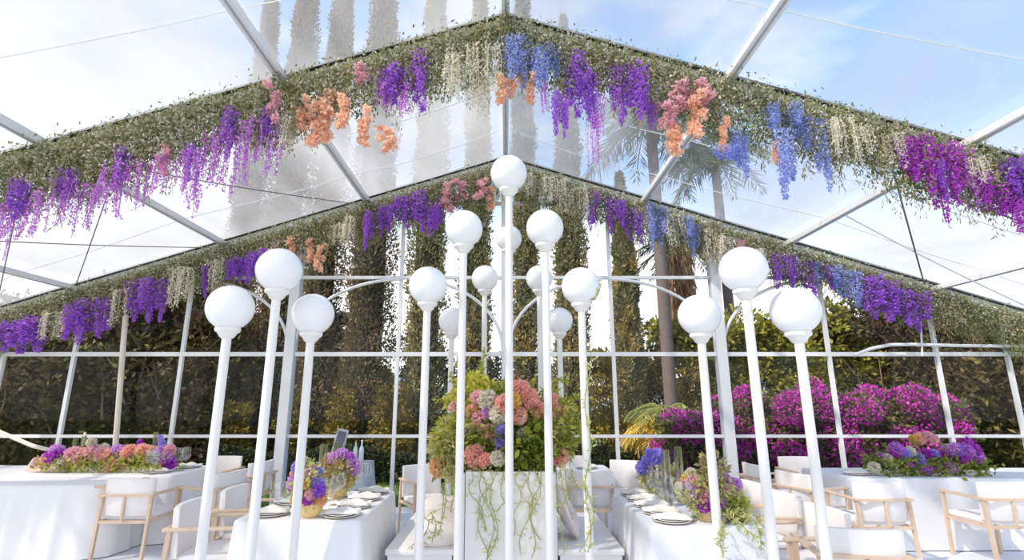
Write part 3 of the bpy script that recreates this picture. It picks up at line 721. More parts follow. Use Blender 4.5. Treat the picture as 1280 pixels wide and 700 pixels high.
# long table + half-round, left
f = on(215,594,.76); FLX1 = f.x; FLY = f.y
table('long_table', ((FLX1-7.6)/2, FLY+.5, 0), FLX1+7.6, 1.0, .76, 'long far banquet table with a flower runner near the lawn side', 'white tablecloth on the long table under the mixed flower runner', folds=36, amp=.014)
table('side_table', ((-4.30-6.5)/2, 6.0+.38, 0), 2.2, .74, .745, 'round-cornered table standing before the long flower runner table at the picture edge', 'pleated white tablecloth on the round-cornered table at the picture edge', folds=22, amp=.028, flare=.04, r=.3)
f = on(1040,598,.76); FRX0 = max(f.x, 3.98); FRY = f.y
table('long_table', ((FRX0+7.8)/2, FRY+.5, 0), 7.8-FRX0, 1.0, .76, 'long far banquet table before the bougainvillea with purple flower runner', 'cool white tablecloth on the long table before the bougainvillea', CLOTH_B, folds=12, amp=.014)
# centre back table
table('square_table', (1.02, 7.55, 0), .8, .7, .74, 'small square table behind the bench near the clear end wall', 'white tablecloth on the small square table behind the bench', folds=12)
f = on(452,581,.80)
table('service_table', (-2.22, 7.75, 0), .62, .45, .80, 'small service table with bottles near the end wall post', 'blue-grey cloth over the small service table with bottles', GREYCLOTH, folds=8, amp=.008)
# pouf
po = thing('pouf', 'low round white pouf at the bottom edge beside the side chairs', 'pouf', (3.0, 4.3, 0)); po.scale=(.66,.66,1)
MB().lathe([(0,.02),(.5,.02),(.53,.06),(.54,.22),(.53,.38),(.49,.43),(.3,.45),(0,.455)], 56).build('pouf_body', UPH, po, True)
MB().lathe([(.525,.365),(.545,.372),(.525,.38)], 56).build('piping', UPH, po, True)
for a in range(4): MB().lathe([(0,0),(.03,0),(.03,.03),(0,.03)],12,(.35*math.cos(a*PI/2+.7),.35*math.sin(a*PI/2+.7),0)).build('foot', OAK, po)
# ------------------------------------------------------------------ chairs
def make_chair():
    """faces +Y: backrest at -Y"""
    t = thing('dining_chair', 'x', 'chair')
    MB().box(-.25,.25,-.22,.26,.40,.46,.025).build('seat', UPH, t, True)
    # upright padded back, slight curve
    V=[]; Fc=[]; n=12
    for (dy, ins) in ((-.028,.012),(-.02,0),(.02,0),(.028,.012)):
        for (z, zi) in ((.445+ins,0),(.82-ins,1)):
            for i in range(n+1):
                x = (-.26+ins)+( .52-2*ins)*i/n
                V.append((x, -.27+dy - .05*(z-.45) + .05*(x/.26)**2, z))
    def row(k,j): return (k*2+j)*(n+1)
    for k in range(3):
        for i in range(n):
            a,b = row(k,1)+i, row(k+1,1)+i; Fc.append((a,a+1,b+1,b))
            a,b = row(k,0)+i, row(k+1,0)+i; Fc.append((a,b,b+1,a+1))
        a0,a1,b0,b1 = row(k,0),row(k,1),row(k+1,0),row(k+1,1)
        Fc.append((a0,a1,b1,b0)); Fc.append((a0+n,b0+n,b1+n,a1+n))
    for i in range(n):
        a,b=row(0,0)+i,row(0,1)+i; Fc.append((a,a+1,b+1,b)); a,b=row(3,0)+i,row(3,1)+i; Fc.append((a,b,b+1,a+1))
    b = mesh_obj('backrest', V, Fc, UPH, t, True)
    try: b.data.set_sharp_from_angle(angle=math.radians(50))
    except Exception: pass
    for sx in (-1,1):
        MB().beam((sx*.265,.24,0),(sx*.265,.235,.64),.028,.035).build('leg', OAK, t)
        MB().beam((sx*.265,-.31,0),(sx*.265,-.27,.66),.028,.035).build('leg', OAK, t)
        MB().box(sx*.265-.028,sx*.265+.028,-.32,.27,.645,.67,.008).build('armrest', OAK, t, True)
        MB().box(sx*.265-.012,sx*.265+.012,-.27,.24,.375,.405).build('side_rail', OAK, t)
    MB().box(-.265,.265,.21,.235,.375,.405).build('front_rail', OAK, t)
    m=MB(); m.box(-.27,.27,-.325,-.305,.645,.668); m.box(-.27,.27,-.3,-.28,.375,.405); m.box(-.012,.012,-.325,-.308,.40,.65); m.build('back_frame', OAK, t)
    return t
proto = make_chair(); first=[True]
def chair(x, y, deg, label, group=None, scale=None):
    if first[0]:
        first[0]=False; proto.location=(x,y,0); proto.rotation_euler=(0,0,math.radians(deg)); proto['label']=label
        return proto
    return dup(proto,(x,y,0),math.radians(deg),label,group,scale)
# facing angle: 0 faces +Y, -90 faces +X, 90 faces -X
chair(-4.06, 6.22, 0, 'oak and white armchair with its back to us, drawn up to the flower runner table')
chair(-3.52, 6.62, 78, 'white armchair side-on at the end of the long flower runner table')
chair(-3.62, 7.62, 80, 'white armchair farthest along the end of the long flower runner table')
chair(-4.25, 8.02, 180, 'white armchair behind the long flower runner table by its wine glasses')
chair(LX-LW/2-.30, LY0+.42, -84, 'white armchair nearest us at the left side of the peach flower table')
chair(LX-LW/2-.30, LY0+1.12, -86, 'white armchair second along the left side of the peach flower table')
chair(RX+RW/2+.34, RY0+1.55, 90, 'white chair farthest along the pink flower table, by the bougainvillea')
chair(RX+RW/2+.34, RY0+.95, 92, 'white chair second from farthest along the pink flower table')
chair(RX+RW/2+.33, RY0+.30, 94, 'white armchair at the near corner of the pink flower table')
chair(2.40, 3.98, -12, 'large white chair back nearest us beside the round pouf')
chair(3.55, 7.3, -80, 'white chair side-on at the far end corner of the bougainvillea table')
chair(3.62, 6.55, -72, 'white armchair side-on at the end of the bougainvillea table, near corner')
chair(4.35, 7.95, 180, 'white chair behind the bougainvillea table at its end')
chair(FRX0-.12, FRY-.45, 0, 'oak and white armchair with its back to us, at the bougainvillea table end')
chair(5.18, FRY-.42, 0, 'oak and white armchair with its back to us, midway along the bougainvillea table')
chair(1.0, 6.78, 0, 'white armchair with its back to us before the small square table')
chair(1.62, 7.45, 155, 'white armchair angled beside the small square table')
chair(1.98, 7.9, 110, 'white armchair behind the pink flower table, turned side-on')
chair(-.98, 7.0, -150, 'white armchair behind the bench cushions, half hidden')
chair(.95, 8.08, 180, 'white armchair behind the small square table')
# ------------------------------------------------------------------ tableware
def plate_proto():
    t = thing('dinner_plate','x','plate')
    MB().lathe([(0,.0),(.10,.0),(.142,.012),(.146,.014),(.142,.017),(.1,.007),(0,.006)],36).build('charger', CHARGER, t, True)
    MB().lathe([(0,.0075),(.07,.008),(.112,.02),(.114,.022),(.11,.024),(.07,.013),(0,.012)],36).build('plate', PORC, t, True)
    return t
def napkin_mesh():
    V=[];Fc=[];nx,ny=18,8
    for k in (0,1):
        for j in range(ny+1):
            for i in range(nx+1):
                u=i/nx*2-1;v=j/ny*2-1
                z=.018+.022*(1-u*u)*(1-v*v*.6)+.012*math.sin(u*5+v*3)*(1-abs(v)*.4)+.008*math.sin(v*9)
                V.append((u*.15*(1-.1*v*v), v*.06*(1+.3*u), z*(1 if k else .0)+(.012 if not k else .004)))
    o=(nx+1)*(ny+1)
    for j in range(ny):
        for i in range(nx):
            a=j*(nx+1)+i; Fc.append((a+o,a+1+o,a+nx+2+o,a+nx+1+o)); Fc.append((a+nx+1,a+nx+2,a+1,a))
    for i in range(nx):
        Fc.append((i,i+1,i+1+o,i+o)); a=ny*(nx+1)+i; Fc.append((a+1,a,a+o,a+1+o))
    for j in range(ny):
        a=j*(nx+1); Fc.append((a+nx+1,a,a+o,a+nx+1+o)); b_=a+nx; Fc.append((b_,b_+nx+1,b_+nx+1+o,b_+o))
    return V,Fc
pp = plate_proto(); used_p=[False]
V_,F_=napkin_mesh(); npk=mesh_obj('napkin',V_,F_,NAPKIN,None,True); used_n=[False]
def setting(x,y,z,rz,lab_p,lab_n):
    if not used_p[0]: used_p[0]=True; o=pp; o.location=(x,y,z); o.rotation_euler=(0,0,rz); o['label']=lab_p
    else: dup(pp,(x,y,z),rz,lab_p)
    if not used_n[0]: used_n[0]=True; q=npk
    else: q=npk.copy(); COL.objects.link(q)
    q.location=(x,y,z+.012); q.rotation_euler=(0,0,rz+random.uniform(-.15,.15)); tag(q,lab_n,'napkin')
def glass_proto():
    t=thing('wine_glass','x','glass')
    MB().lathe([(.004,.09),(.02,.095),(.036,.115),(.041,.145),(.038,.185),(.033,.215),(.0318,.215),(.0368,.184),(.0395,.145),(.034,.117),(.018,.098),(.0,.0955)],28).build('bowl',GLASS,t,True)
    MB().lathe([(.004,.004),(.0032,.03),(.0032,.08),(.0045,.0915)],10).build('stem',GLASS,t,True)
    MB().lathe([(0,0),(.034,0),(.034,.0015),(.006,.005),(0,.005)],28).build('foot',GLASS,t,True)
    return t
gp=glass_proto(); used_g=[False]
def wglass(x,y,z,label,sc=1.0,group=None):
    if not used_g[0]:
        used_g[0]=True; gp.location=(x,y,z); gp['label']=label; gp.scale=(sc,)*3
        if group: gp['group']=group
        return
    dup(gp,(x,y,z),random.uniform(0,6),label,group,sc)
def gl(px,py,z,label,sc=1.15,group=None):
    p=on(px,py,z); wglass(p.x,p.y,z,label,sc,group)
ordn=['nearest','second','third','fourth','fifth','sixth']
TT=TZ+.002
# left table: four on its right side, three on its left
ys=[643.5,634,626.5,618.5]; xs=[432,443,452,464]
for i,(x,y) in enumerate(zip(xs,ys)):
    p=on(x,y,TT); setting(LX+LW/2-.19,LY0+.16+i*(LY1-LY0-.32)/3,TT,.1,'white plate with stone charger, %s along the bench side of the peach flower table'%ordn[i],'folded white napkin on the %s plate along the bench side of the peach flower table'%ordn[i])
for i in range(3):
    setting(LX-LW/2+.2,LY0+.2+i*.42,TT,.1,'white plate with stone charger, %s along the chair side of the peach flower table'%ordn[i],'folded white napkin on the %s plate along the chair side of the peach flower table'%ordn[i])
for i in range(5):
    setting(RX-RW/2+.2,RY0+.15+i*(RY1-RY0-.3)/4,TT,.05,'white plate with stone charger, %s along the bench side of the pink flower table'%ordn[i],'folded white napkin on the %s plate along the bench side of the pink flower table'%ordn[i])
for i in range(3):
    setting(RX+RW/2-.2,RY0+.25+i*.42,TT,.05,'white plate with stone charger, %s along the chair side of the pink flower table'%ordn[i],'folded white napkin on the %s plate along the chair side of the pink flower table'%ordn[i])
G='wine glasses on the dining tables'
for i,(x,y) in enumerate([(346,643),(357,641),(363,634),(411,638),(418,631),(426,626),(434,621),(440,618)]):
    gl(x,y,TT,['wine glass nearest us left of the purple flowers','wine glass second from the near left corner of the peach flower table','wine glass half behind the lamp pole left of the purple flowers','wine glass just right of the yellow vase','wine glass behind the one beside the yellow vase','wine glass mid-table before the peach flowers','wine glass in the cluster before the mauve flowers','wine glass behind the cluster before the mauve flowers'][i])
for i,(x,y) in enumerate([(448,612.5),(458,611.5)]): gl(x,y,TT,['tall wine glass before the blue-grey service table','outermost wine glass at the far end of the peach flower table'][i],1.25)
for i,(x,y) in enumerate([(809,618),(817,628),(824,631),(836,640),(843,643),(852,650),(864,651),(870,646)]):
    gl(x,y,TT,['wine glass at the far end of the pink flower table, before blue flowers','wine glass second from the far end of the pink flower table','wine glass close behind the cylinder vases row','wine glass beside the third plate of the pink flower table','wine glass before the cylinder vases','wine glass nearest the front plate of the pink flower table','wine glass nearest the wooden flower bowl','wine glass tucked behind the one at the flower bowl'][i],1.3)
# cylinder vases with candles
def cyl(p,h,r,label,candle=.55):
    t=thing('candle_cylinder',label,'candle holder',p)
    MB().lathe([(0,.0),(r,.0),(r,h),(r-.003,h),(r-.003,.006),(0,.006)],28).build('glass_cylinder',CYLG,t,True)
    MB().lathe([(0,.007),(.016,.007),(.016,h*candle),(.004,h*candle+.004),(0,h*candle+.004)],16).build('candle',WAX,t,True)
    MB().tube([(0,0,h*candle),(0,0,h*candle+.014)],.0015,5).build('wick',BLACK,t)
def cylat(px,py,yt,z,label,r=.036,candle=.55,Y=None):
    p=on(px,py,z); top=at(px,yt,p.y); cyl(p,top.z-z,r,label,candle)
cylat(400,626,555,TT,'tall glass candle cylinder standing just behind the purple flowers')
cylat(417,622,554,TT,'tall glass candle cylinder rising from the peach flowers beside the lamp pole')
cylat(836,634,562,TT,'tall glass candle cylinder beside the blue hydrangeas',candle=.6)
cylat(852,630,558,TT,'tall glass candle cylinder between blue and pink flowers',candle=.6)
cylat(88,589,548,.762,'slim glass candle cylinder at the back of the flower runner, nearer the picture edge',.03,.5)
cylat(98,589,545,.762,'slim glass candle cylinder with orange-tipped candle in the flower runner',.03,1.1)
cylat(189,588,540,.762,'slim glass candle cylinder beside the blue delphinium',.03,.5)
# arrangements on tables
def small_arr(label,base,items,vase,fol,name='table_flowers'):
    t=thing(name,label,'flowers',base)
    vase(t)
    for (c,R,n,m) in fol: foliage(t,c,R,n,.05,.026,m,'leaves')
    for (x,y,r,kd,cl,Y) in items: bloom(t,at(x,y,Y),r/F_PX*Y*1.04,kd,cl)
    return t
p=on(388,646,TT); Yv=p.y
VY=solid('amber_ceramic',(238,206,140),.35)
def v1(t): MB().lathe([(0,0),(.05,0),(.085,.04),(.095,.1),(.085,.13),(.078,.13),(.085,.1),(.0,.02)],28).build('vase',VY,t,True)
small_arr('purple, pink and yellow flowers in an amber vase on the dining table',p,
 [(371,584,6,'ball','violet',Yv),(378,575,5,'ball','cream',Yv),(392,591,8,'ball','lilac',Yv),(368,603,8,'ball','lilac',Yv),(374,613,7,'ball','pink',Yv),(398,590,5,'ball','violet',Yv),(396,606,8,'ball','violet',Yv-.05),(398,613,8,'ball','purple',Yv-.07),(385,606,6,'ball','yellow',Yv-.07),(388,618,6,'ball','pink',Yv-.1),(371,624,7,'ball','yellow',Yv),(401,624,7,'ball','orange',Yv-.05),(403,603,5,'ball','cream',Yv),(382,595,7,'ball','pink',Yv),(385,625,6,'ball','magenta',Yv-.08),(390,600,6,'ball','lilac',Yv),(367,592,4,'ball','pink',Yv)],
 v1,[(at(386,608,Yv),(.12,.12,.18),700,M_VINE)])
p=on(422,622,TT); Yv=p.y
def v2(t): MB().lathe([(0,0),(.06,0),(.09,.05),(.08,.11),(.072,.11),(.0,.02)],28).build('vase',VY,t,True)
small_arr('peach and mauve flowers in a low vase, farther back on the dining table',p,
 [(407,582,8,'ball','orange',Yv),(413,594,10,'ball','peach',Yv),(424,583,9,'ball','orange',Yv),(420,600,9,'ball','peach',Yv),(418,574,8,'ball','lilac',Yv),(426,569,8,'ball','lilac',Yv),(423,577,7,'ball','cream',Yv),(440,580,8,'ball','lilac',Yv),(443,586,7,'ball','lilac',Yv),(430,592,7,'ball','pink',Yv),(432,600,8,'ball','yellow',Yv),(437,572,6,'ball','mauve',Yv),(409,572,5,'ball','cream',Yv),(404,596,6,'ball','orange',Yv),(428,608,7,'ball','cream',Yv)],
 v2,[(at(424,592,Yv),(.16,.12,.16),700,M_VINE)])
p=on(888,650,TT); Yv=p.y
WB=solid('turned_beech',(232,204,160),.5,noise=.1)
def v3(t): MB().lathe([(0,0),(.08,0),(.1,.04),(.115,.11),(.105,.11),(.09,.05),(0,.02)],32).build('bowl',WB,t,True)
ra=small_arr('pink and lilac hydrangeas in a wooden bowl with trailing greenery',p,
 [(862,608,8,'ball','lilac',Yv),(868,602,8,'ball','pink',Yv),(877,606,7,'ball','pink',Yv),(871,620,9,'ball','lilac',Yv-.05),(880,622,8,'ball','pink',Yv-.08),(886,612,8,'ball','peach',Yv),(898,600,8,'ball','lilac',Yv),(909,604,9,'ball','lilac',Yv),(905,613,9,'ball','pink',Yv-.05),(919,607,8,'ball','lilac',Yv),(917,614,7,'ball','mauve',Yv),(893,622,7,'ball','yellow',Yv-.08),(888,630,7,'ball','magenta',Yv-.1),(899,628,6,'ball','mauve',Yv-.1),(880,634,6,'ball','magenta',Yv-.1),(858,602,7,'ball','yellow',Yv+.1),(849,610,6,'ball','cream',Yv+.1),(864,592,6,'ball','cream',Yv+.1),(893,596,6,'ball','cream',Yv),(902,648,5,'ball','cream',Yv-.1),(866,596,6,'ball','yellow',Yv+.1)],
 v3,[(at(886,618,Yv),(.22,.14,.16),1400,M_VINE),(at(912,634,Yv),(.12,.12,.12),700,M_ARRL),(at(890,585,Yv),(.1,.08,.12),260,M_OLIVE)])
for (a) in ([(905,636),(925,645),(940,650),(950,668),(951,688)],[(900,640),(903,660),(900,680),(905,692)],[(915,636),(935,640),(948,648),(955,660)],[(905,640),(918,650),(933,662),(945,675)]):
    vine(ra,[at(x,y,Yv-.12-.05*k) if y<650 else at(x,y,min(Yv-.2, RY0-.1)) for k,(x,y) in enumerate(a)],'trailing_vine',.05,.018,120)
p=on(825,622,TT); Yv=p.y
def v4(t): MB().lathe([(0,0),(.06,0),(.08,.05),(.07,.1),(.0,.09)],24).build('vase',PORC,t,True)
small_arr('violet and blue hydrangeas at the far end of the pink flower table',p,
 [(804,585,8,'ball','violet',Yv),(810,578,8,'ball','violet',Yv),(818,584,9,'ball','violet',Yv),(822,571,9,'ball','violet',Yv),(828,576,8,'ball','violet',Yv),(816,594,7,'ball','lilac',Yv),(826,592,8,'spike','violet',Yv),(845,595,7,'ball','lilac',Yv),(838,600,6,'ball','lilac',Yv),(812,566,5,'ball','violet',Yv)],
 v4,[(at(828,598,Yv),(.2,.14,.14),1100,M_VINE)])
# long flower runner, left table
def runner(label,px0,px1,py,Yv,z,spec,fmat,seed,box=True):
    a=at(px0,py,Yv).x; b=at(px1,py,Yv).x; t=thing('flower_runner',label,'flowers',((a+b)/2,Yv,z))
    MB().box(a-(a+b)/2,b-(a+b)/2,-.09,.09,0,.07,.01).build('trough',PORC,t)
    n=3600; P=np.stack([rng.uniform(a-(a+b)/2,b-(a+b)/2,n),rng.normal(0,.09,n),rng.uniform(.0,.2,n)],1)
    V,Fc=leaves(P,np.stack([np.zeros(n),P[:,1]*3,np.full(n,.5)],1),.06,.035,.6); tag(mesh_obj('leaves',V,Fc,fmat,t),kind='stuff')
    for (x,y,r,kd,cl) in spec: bloom(t,at(x,y,Yv-.08+random.uniform(-.02,.06)),r/F_PX*Yv*1.05,kd,cl)
    return t
rs=random.Random(3)
spL=[(58,576,7,'ball','coral'),(66,570,8,'ball','magenta'),(71,572,9,'ball','magenta'),(76,581,9,'ball','cream'),(70,565,8,'ball','lilac'),(82,574,6,'ball','lilac'),(92,569,9,'ball','pink'),(99,573,8,'ball','pink'),(108,568,8,'ball','coral'),(117,566,9,'ball','pink'),(126,568,8,'ball','pink'),(134,570,8,'ball','peach'),(146,565,8,'ball','lilac'),(152,572,6,'ball','lilac'),(163,566,9,'ball','coral'),(171,566,7,'ball','coral'),(178,563,7,'ball','peach'),(186,566,8,'ball','peach'),(190,573,8,'ball','orange'),
 (202,553,8,'spike','violet'),(200,566,7,'ball','lilac'),(206,573,8,'ball','lilac'),(210,580,8,'ball','magenta'),(212,562,6,'ball','pink'),(108,580,7,'ball','peach'),(122,582,6,'ball','cream'),(140,582,7,'ball','peach'),(90,583,5,'ball','orange'),(175,557,7,'spike','magenta'),(114,553,5,'ball','cream'),(130,560,5,'ball','cream'),(200,578,6,'ball','cream'),(72,590,5,'ball','pink'),(155,584,5,'ball','peach')]
runner('long low runner of pink, coral and lilac flowers on the far left table',60,212,590,FLY+.35,.762,spL,M_ARRL,1)
spR=[(1093,585,6,'ball','cream'),(1100,575,5,'ball','lilac')]
for i in range(34): spR.append((1102+i*3.7+rs.uniform(-2,2),rs.uniform(562,584),rs.uniform(5,8.5),'ball',rs.choice(['lilac','mauve','lilac','violet','magenta','cream','mauve'])))
spR+=[(1150,548,6,'ball','peach'),(1160,545,5,'ball','pink'),(1167,549,5,'ball','pink'),(1141,548,4,'ball','yellow'),(1212,556,8,'spike','magenta'),(1218,570,9,'spike','mauve')]
runner('low runner of lilac and purple flowers with green foliage on the bougainvillea table',1092,1230,590,FRY+.3,.762,spR,M_DKLEAF,2)
rr=bpy.data.objects['flower_runner.001']
for x in (1095,1107,1140,1148,1180): vine(rr,[at(x,588,FRY+.25),at(x+2,570,FRY+.22),at(x-1,rs.uniform(545,560),FRY+.2)],'upright_stem',.05,.025,60,M_DKLEAF)
# crumpled blush napkin + glasses + settings on the left long table
V=[];Fc=[];n=16
pc=on(52,592,.762)
for j in range(n+1):
    for i in range(2*n+1):
        u=i/n-1;v=j/n*2-1; V.append((u*.3,v*.12,.012+.09*(1-u*u*.8)*(1-v*v)*(.6+.4*math.sin(u*9+v*4))+.03*abs(math.sin(u*14))*(1-v*v)+(.12*max(0,-u-.8)*5*(1-v*v))))
for j in range(n):
    for i in range(2*n): a=j*(2*n+1)+i; Fc.append((a,a+1,a+2*n+2,a+2*n+1))
o=mesh_obj('crumpled_napkin',V,Fc,solid('blush_linen',(236,206,192),.9),None,True,(pc.x,pc.y+.22,.763)); md=o.modifiers.new('s','SOLIDIFY'); md.thickness=.006; md.offset=1
tag(o,'crumpled blush napkin heaped on the long flower runner table','napkin')
for i,(x,y) in enumerate([(184,592),(191,593),(220,587),(226,588),(231,586)]): gl(x,y,.762,['wine glass before the orange flowers of the flower runner','wine glass beside the one before the orange flowers','wine glass just past the end of the flower runner','middle wine glass past the end of the flower runner','outermost wine glass past the end of the flower runner'][i],1.3)
setting(FLX1-.3,FLY+.22,.762,0,'white plate before the glasses on the long flower runner table','folded white napkin on the plate of the long flower runner table')
setting(FLX1-.22,FLY+.72,.762,0,'white plate at the far corner of the long flower runner table','folded white napkin at the far corner of the long flower runner table')
setting(1.1,7.45,.742,0,'white plate on the small square table behind the bench','folded napkin on the small square table behind the bench')
setting(FRX0+.3,FRY+.3,.762,0,'white plate at the end of the bougainvillea table','folded white napkin at the end of the bougainvillea table')
# service table things
def bottle(x,y,z,h,label,c,cap):
    t=thing('bottle',label,'bottle',(x,y,z))
    MB().lathe([(0,0),(.032,0),(.034,.01),(.034,h*.55),(.026,h*.66),(.012,h*.74),(.011,h*.96),(0,h*.96)],20).build('bottle_body',c,t,True)
    MB().lathe([(0,h*.93),(.0135,h*.93),(.0135,h),(0,h)],16).build('cap',cap,t,True)
CLG=solid('pale_bottle_glass',(206,214,222),.1,noise=.02)
bottle(-2.12,7.68,.80,.29,'pale bottle with copper cap on the blue-grey service table',CLG,solid('copper_foil',(190,120,96),.3,metal=.6))
bottle(-2.03,7.66,.80,.30,'pale bottle with white cap on the blue-grey service table',CLG,PORC)
t=thing('picture_frame','leaning framed menu board on the service table behind the flowers','frame',(-2.42,7.7,.80),0)
MB().beam((0,0,0),(.09,.05,.44),.16,.02,(0,1,0)).build('frame',solid('grey_frame',(190,192,200),.4),t)
MB().beam((.004,-.012,.03),(.084,.033,.41),.12,.006,(0,1,0)).build('menu_sheet',solid('slate_sheet',(96,104,116),.5),t)
# ------------------------------------------------------------------ outside: planting
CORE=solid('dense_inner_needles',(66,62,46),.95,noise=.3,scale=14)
def cyp_mesh(h,r,n,mat,seed):
    vf=[]; t=rng.uniform(0,1,n); prof=lambda t: np.clip(np.minimum((t*7+.35),1)*(1-t**2.6)**.75,0.02,1)
    a=rng.uniform(0,2*PI,n); lump=1+.16*np.sin(a*3+t*18+seed)+.12*np.sin(a*5-t*31+seed*2)+.08*np.sin(t*60+a)
    R=r*prof(t)*lump*rng.uniform(.72,1.12,n)+rng.normal(0,.02,n)
    P=np.stack([R*np.cos(a),R*np.sin(a),.25+t*(h-.25)],1)
    D=np.stack([np.cos(a)*.55,np.sin(a)*.55,np.full(n,1.)],1)
    return leaves(P,D,.12,.05,.7)
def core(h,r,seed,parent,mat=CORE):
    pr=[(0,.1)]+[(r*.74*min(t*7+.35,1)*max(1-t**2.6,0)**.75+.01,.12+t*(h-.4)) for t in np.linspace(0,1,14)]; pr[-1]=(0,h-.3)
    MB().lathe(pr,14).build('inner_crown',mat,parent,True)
def cypress(x,y,h,r,n,mat,label,z=-.13):
    t=thing('cypress_tree',label,'tree',(x,y,z))
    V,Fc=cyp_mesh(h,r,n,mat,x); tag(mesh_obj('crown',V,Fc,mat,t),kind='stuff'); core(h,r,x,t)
    MB().tube([(0,0,0),(0,0,.8)],.12,10).build('trunk',BARK,t,True)
CY=14.0
for i,(px,wpx,h,mt,lab,Y) in enumerate([
 (455,66,17,M_CYPD,'broad tall cypress beyond the wall, third bay left of the tallest lamp',14),(530,52,17,M_CYP,'tall cypress beyond the wall behind the short bench-side lamp',14),
 (594,40,16.5,M_CYP,'slim tall cypress behind the middle-height lamp left of centre',14.3),(657,36,17,M_CYP,'slim tall cypress just right of the tallest lamp',14.3),
 (716,44,13.5,M_CYP,'tall golden-green cypress behind the vine-wrapped lamp',14),(786,36,8.0,M_CYP,'shorter slim cypress with pointed top beside the palm trunk',13.6),
 (393,52,17,M_CYPD,'dark cypress behind the thick wall post near the left trio',14.2),(340,60,17,M_CYPD,'dark broad cypress behind the tallest lamp of the left trio',14.5),(287,50,16,M_CYPD,'dark cypress behind the outer lamp of the left trio',14.8)]):
    u,yd,zd=ray(px,450); x=u/yd*Y; r=wpx/2/F_PX*Y*.84
    cypress(x,Y,h,r,int(22000*max(1,r/.6)),mt,lab)
def bushy(name,label,x,y,h,R,n,mat,cat='tree',trunk=True,clumps=14,L=.16,W=.09,low=.1,ylo=.6,branch=0,z=-.13,bark=BARK,sc=1):
    t=thing(name,label,cat,(x,y,z)); vf=[]
    for k in range(clumps):
        a=random.uniform(0,2*PI); rr=R*math.sqrt(random.uniform(0,.8)); zc=h*(low+(.86-low)*random.uniform(0,1)); s=R*random.uniform(.35,.6)*sc
        taper=1-.5*max(0,(zc/h-.5))*2
        c=np.array([rr*math.cos(a)*taper,rr*math.sin(a)*ylo*taper,zc]); m_=n//clumps; d=sphere_dirs(m_)
        P=c+d*s*np.array([1,.8,.8])*rng.uniform(.55,1.05,(m_,1)); P[:,2]=np.maximum(P[:,2],.05)
        vf.append(leaves(P,d+np.array([0,-.1,.1]),L,W,.7))
    V,Fc=join(*vf); tag(mesh_obj('crown' if cat=='tree' else 'foliage',V,Fc,mat,t),kind='stuff')
    if trunk:
        mb=MB(); mb.tube([(0,0,0),(.05,0,h*.35),(-.05,.05,h*.75)],.16 if sc==1 else .03,8,.05 if sc==1 else .012); mb.build('trunk',bark,t,True)
    for k in range(branch):
        a=random.uniform(-1,1); p0=Vector((random.uniform(-.4,.4)*R,-ylo*R*.8,random.uniform(.1,.4)*h)); p1=p0+Vector((math.sin(a)*R*.9,-.1,math.cos(a)*h*.35))
        MB().tube([p0,p0.lerp(p1,.5)+Vector((.1,0,.1)),p1],.022,6,.008).build('branch',PALEBARK,t,True)
    return t
def pxX(px,Y,py=470):
    u,yd,zd=ray(px,py); return u/yd*Y
# dark wood on the left
for i,(px,Y,h,R,mt,br,lab) in enumerate([(-60,12.5,4.3,2.0,M_DARK,2,'dark shaded tree at the far left picture edge beyond the wall'),(60,12.8,4.5,2.0,M_DARK,4,'dark tree with bare branches behind the flower runner'),(165,13.4,5.0,2.0,M_DARK,3,'dark tree behind the paired thin wall posts'),
 (225,13.8,5.6,1.7,M_DARK,5,'brown-green tree with pale bare branches beside the outer left lamp'),(250,14.8,6,1.6,M_DARK,2,'dark tree behind the outer lamp of the left trio'),(15,15.5,4.8,2.4,M_DARK,0,'tall dark tree deep in the wood at the left edge'),(120,15.8,5.2,2.4,M_DARK,0,'tall dark tree deep in the wood behind the runner candles')]):
    bushy('dark_tree',lab,pxX(px,Y),Y,h,R,9000,mt,clumps=22,branch=br,low=.05)
# dark screening hedge at the back of wood
def hedge(name,label,x0,x1,y,h,d,n,mat,L=.09,W=.06):
    t=thing(name,label,'hedge',((x0+x1)/2,y,-.13)); w=(x1-x0)/2
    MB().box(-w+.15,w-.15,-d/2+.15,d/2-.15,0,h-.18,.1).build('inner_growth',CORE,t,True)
    P=np.stack([rng.uniform(-w,w,n),rng.uniform(-d/2,d/2,n),rng.uniform(0,h,n)],1)
    P[:,1]=np.where(rng.uniform(0,1,n)<.6,-d/2+rng.normal(0,.06,n)+.08*np.sin(P[:,0]*3),P[:,1]); P[:,2]=np.where(rng.uniform(0,1,n)<.3,h+.12*np.sin(P[:,0]*2.3)+rng.normal(0,.05,n),P[:,2])
    V,Fc=leaves(P,sphere_dirs(n),L,W,.3); tag(mesh_obj('leaves',V,Fc,mat,t),kind='stuff')
hedge('hedge','low dark clipped hedge along the lawn beyond the clear wall',-6.2,3.2,12.2,.62,.7,14000,M_HEDGE)
hedge('hedge','tall dark screen of growth deep behind the trees at the left',-24,-5.2,17.5,4.3,1.5,30000,M_DARK,.2,.12)
hedge('hedge','tall dark screen of growth deep behind the bougainvillea',9.5,24,16.5,4.1,1.5,24000,M_DARK,.2,.12)
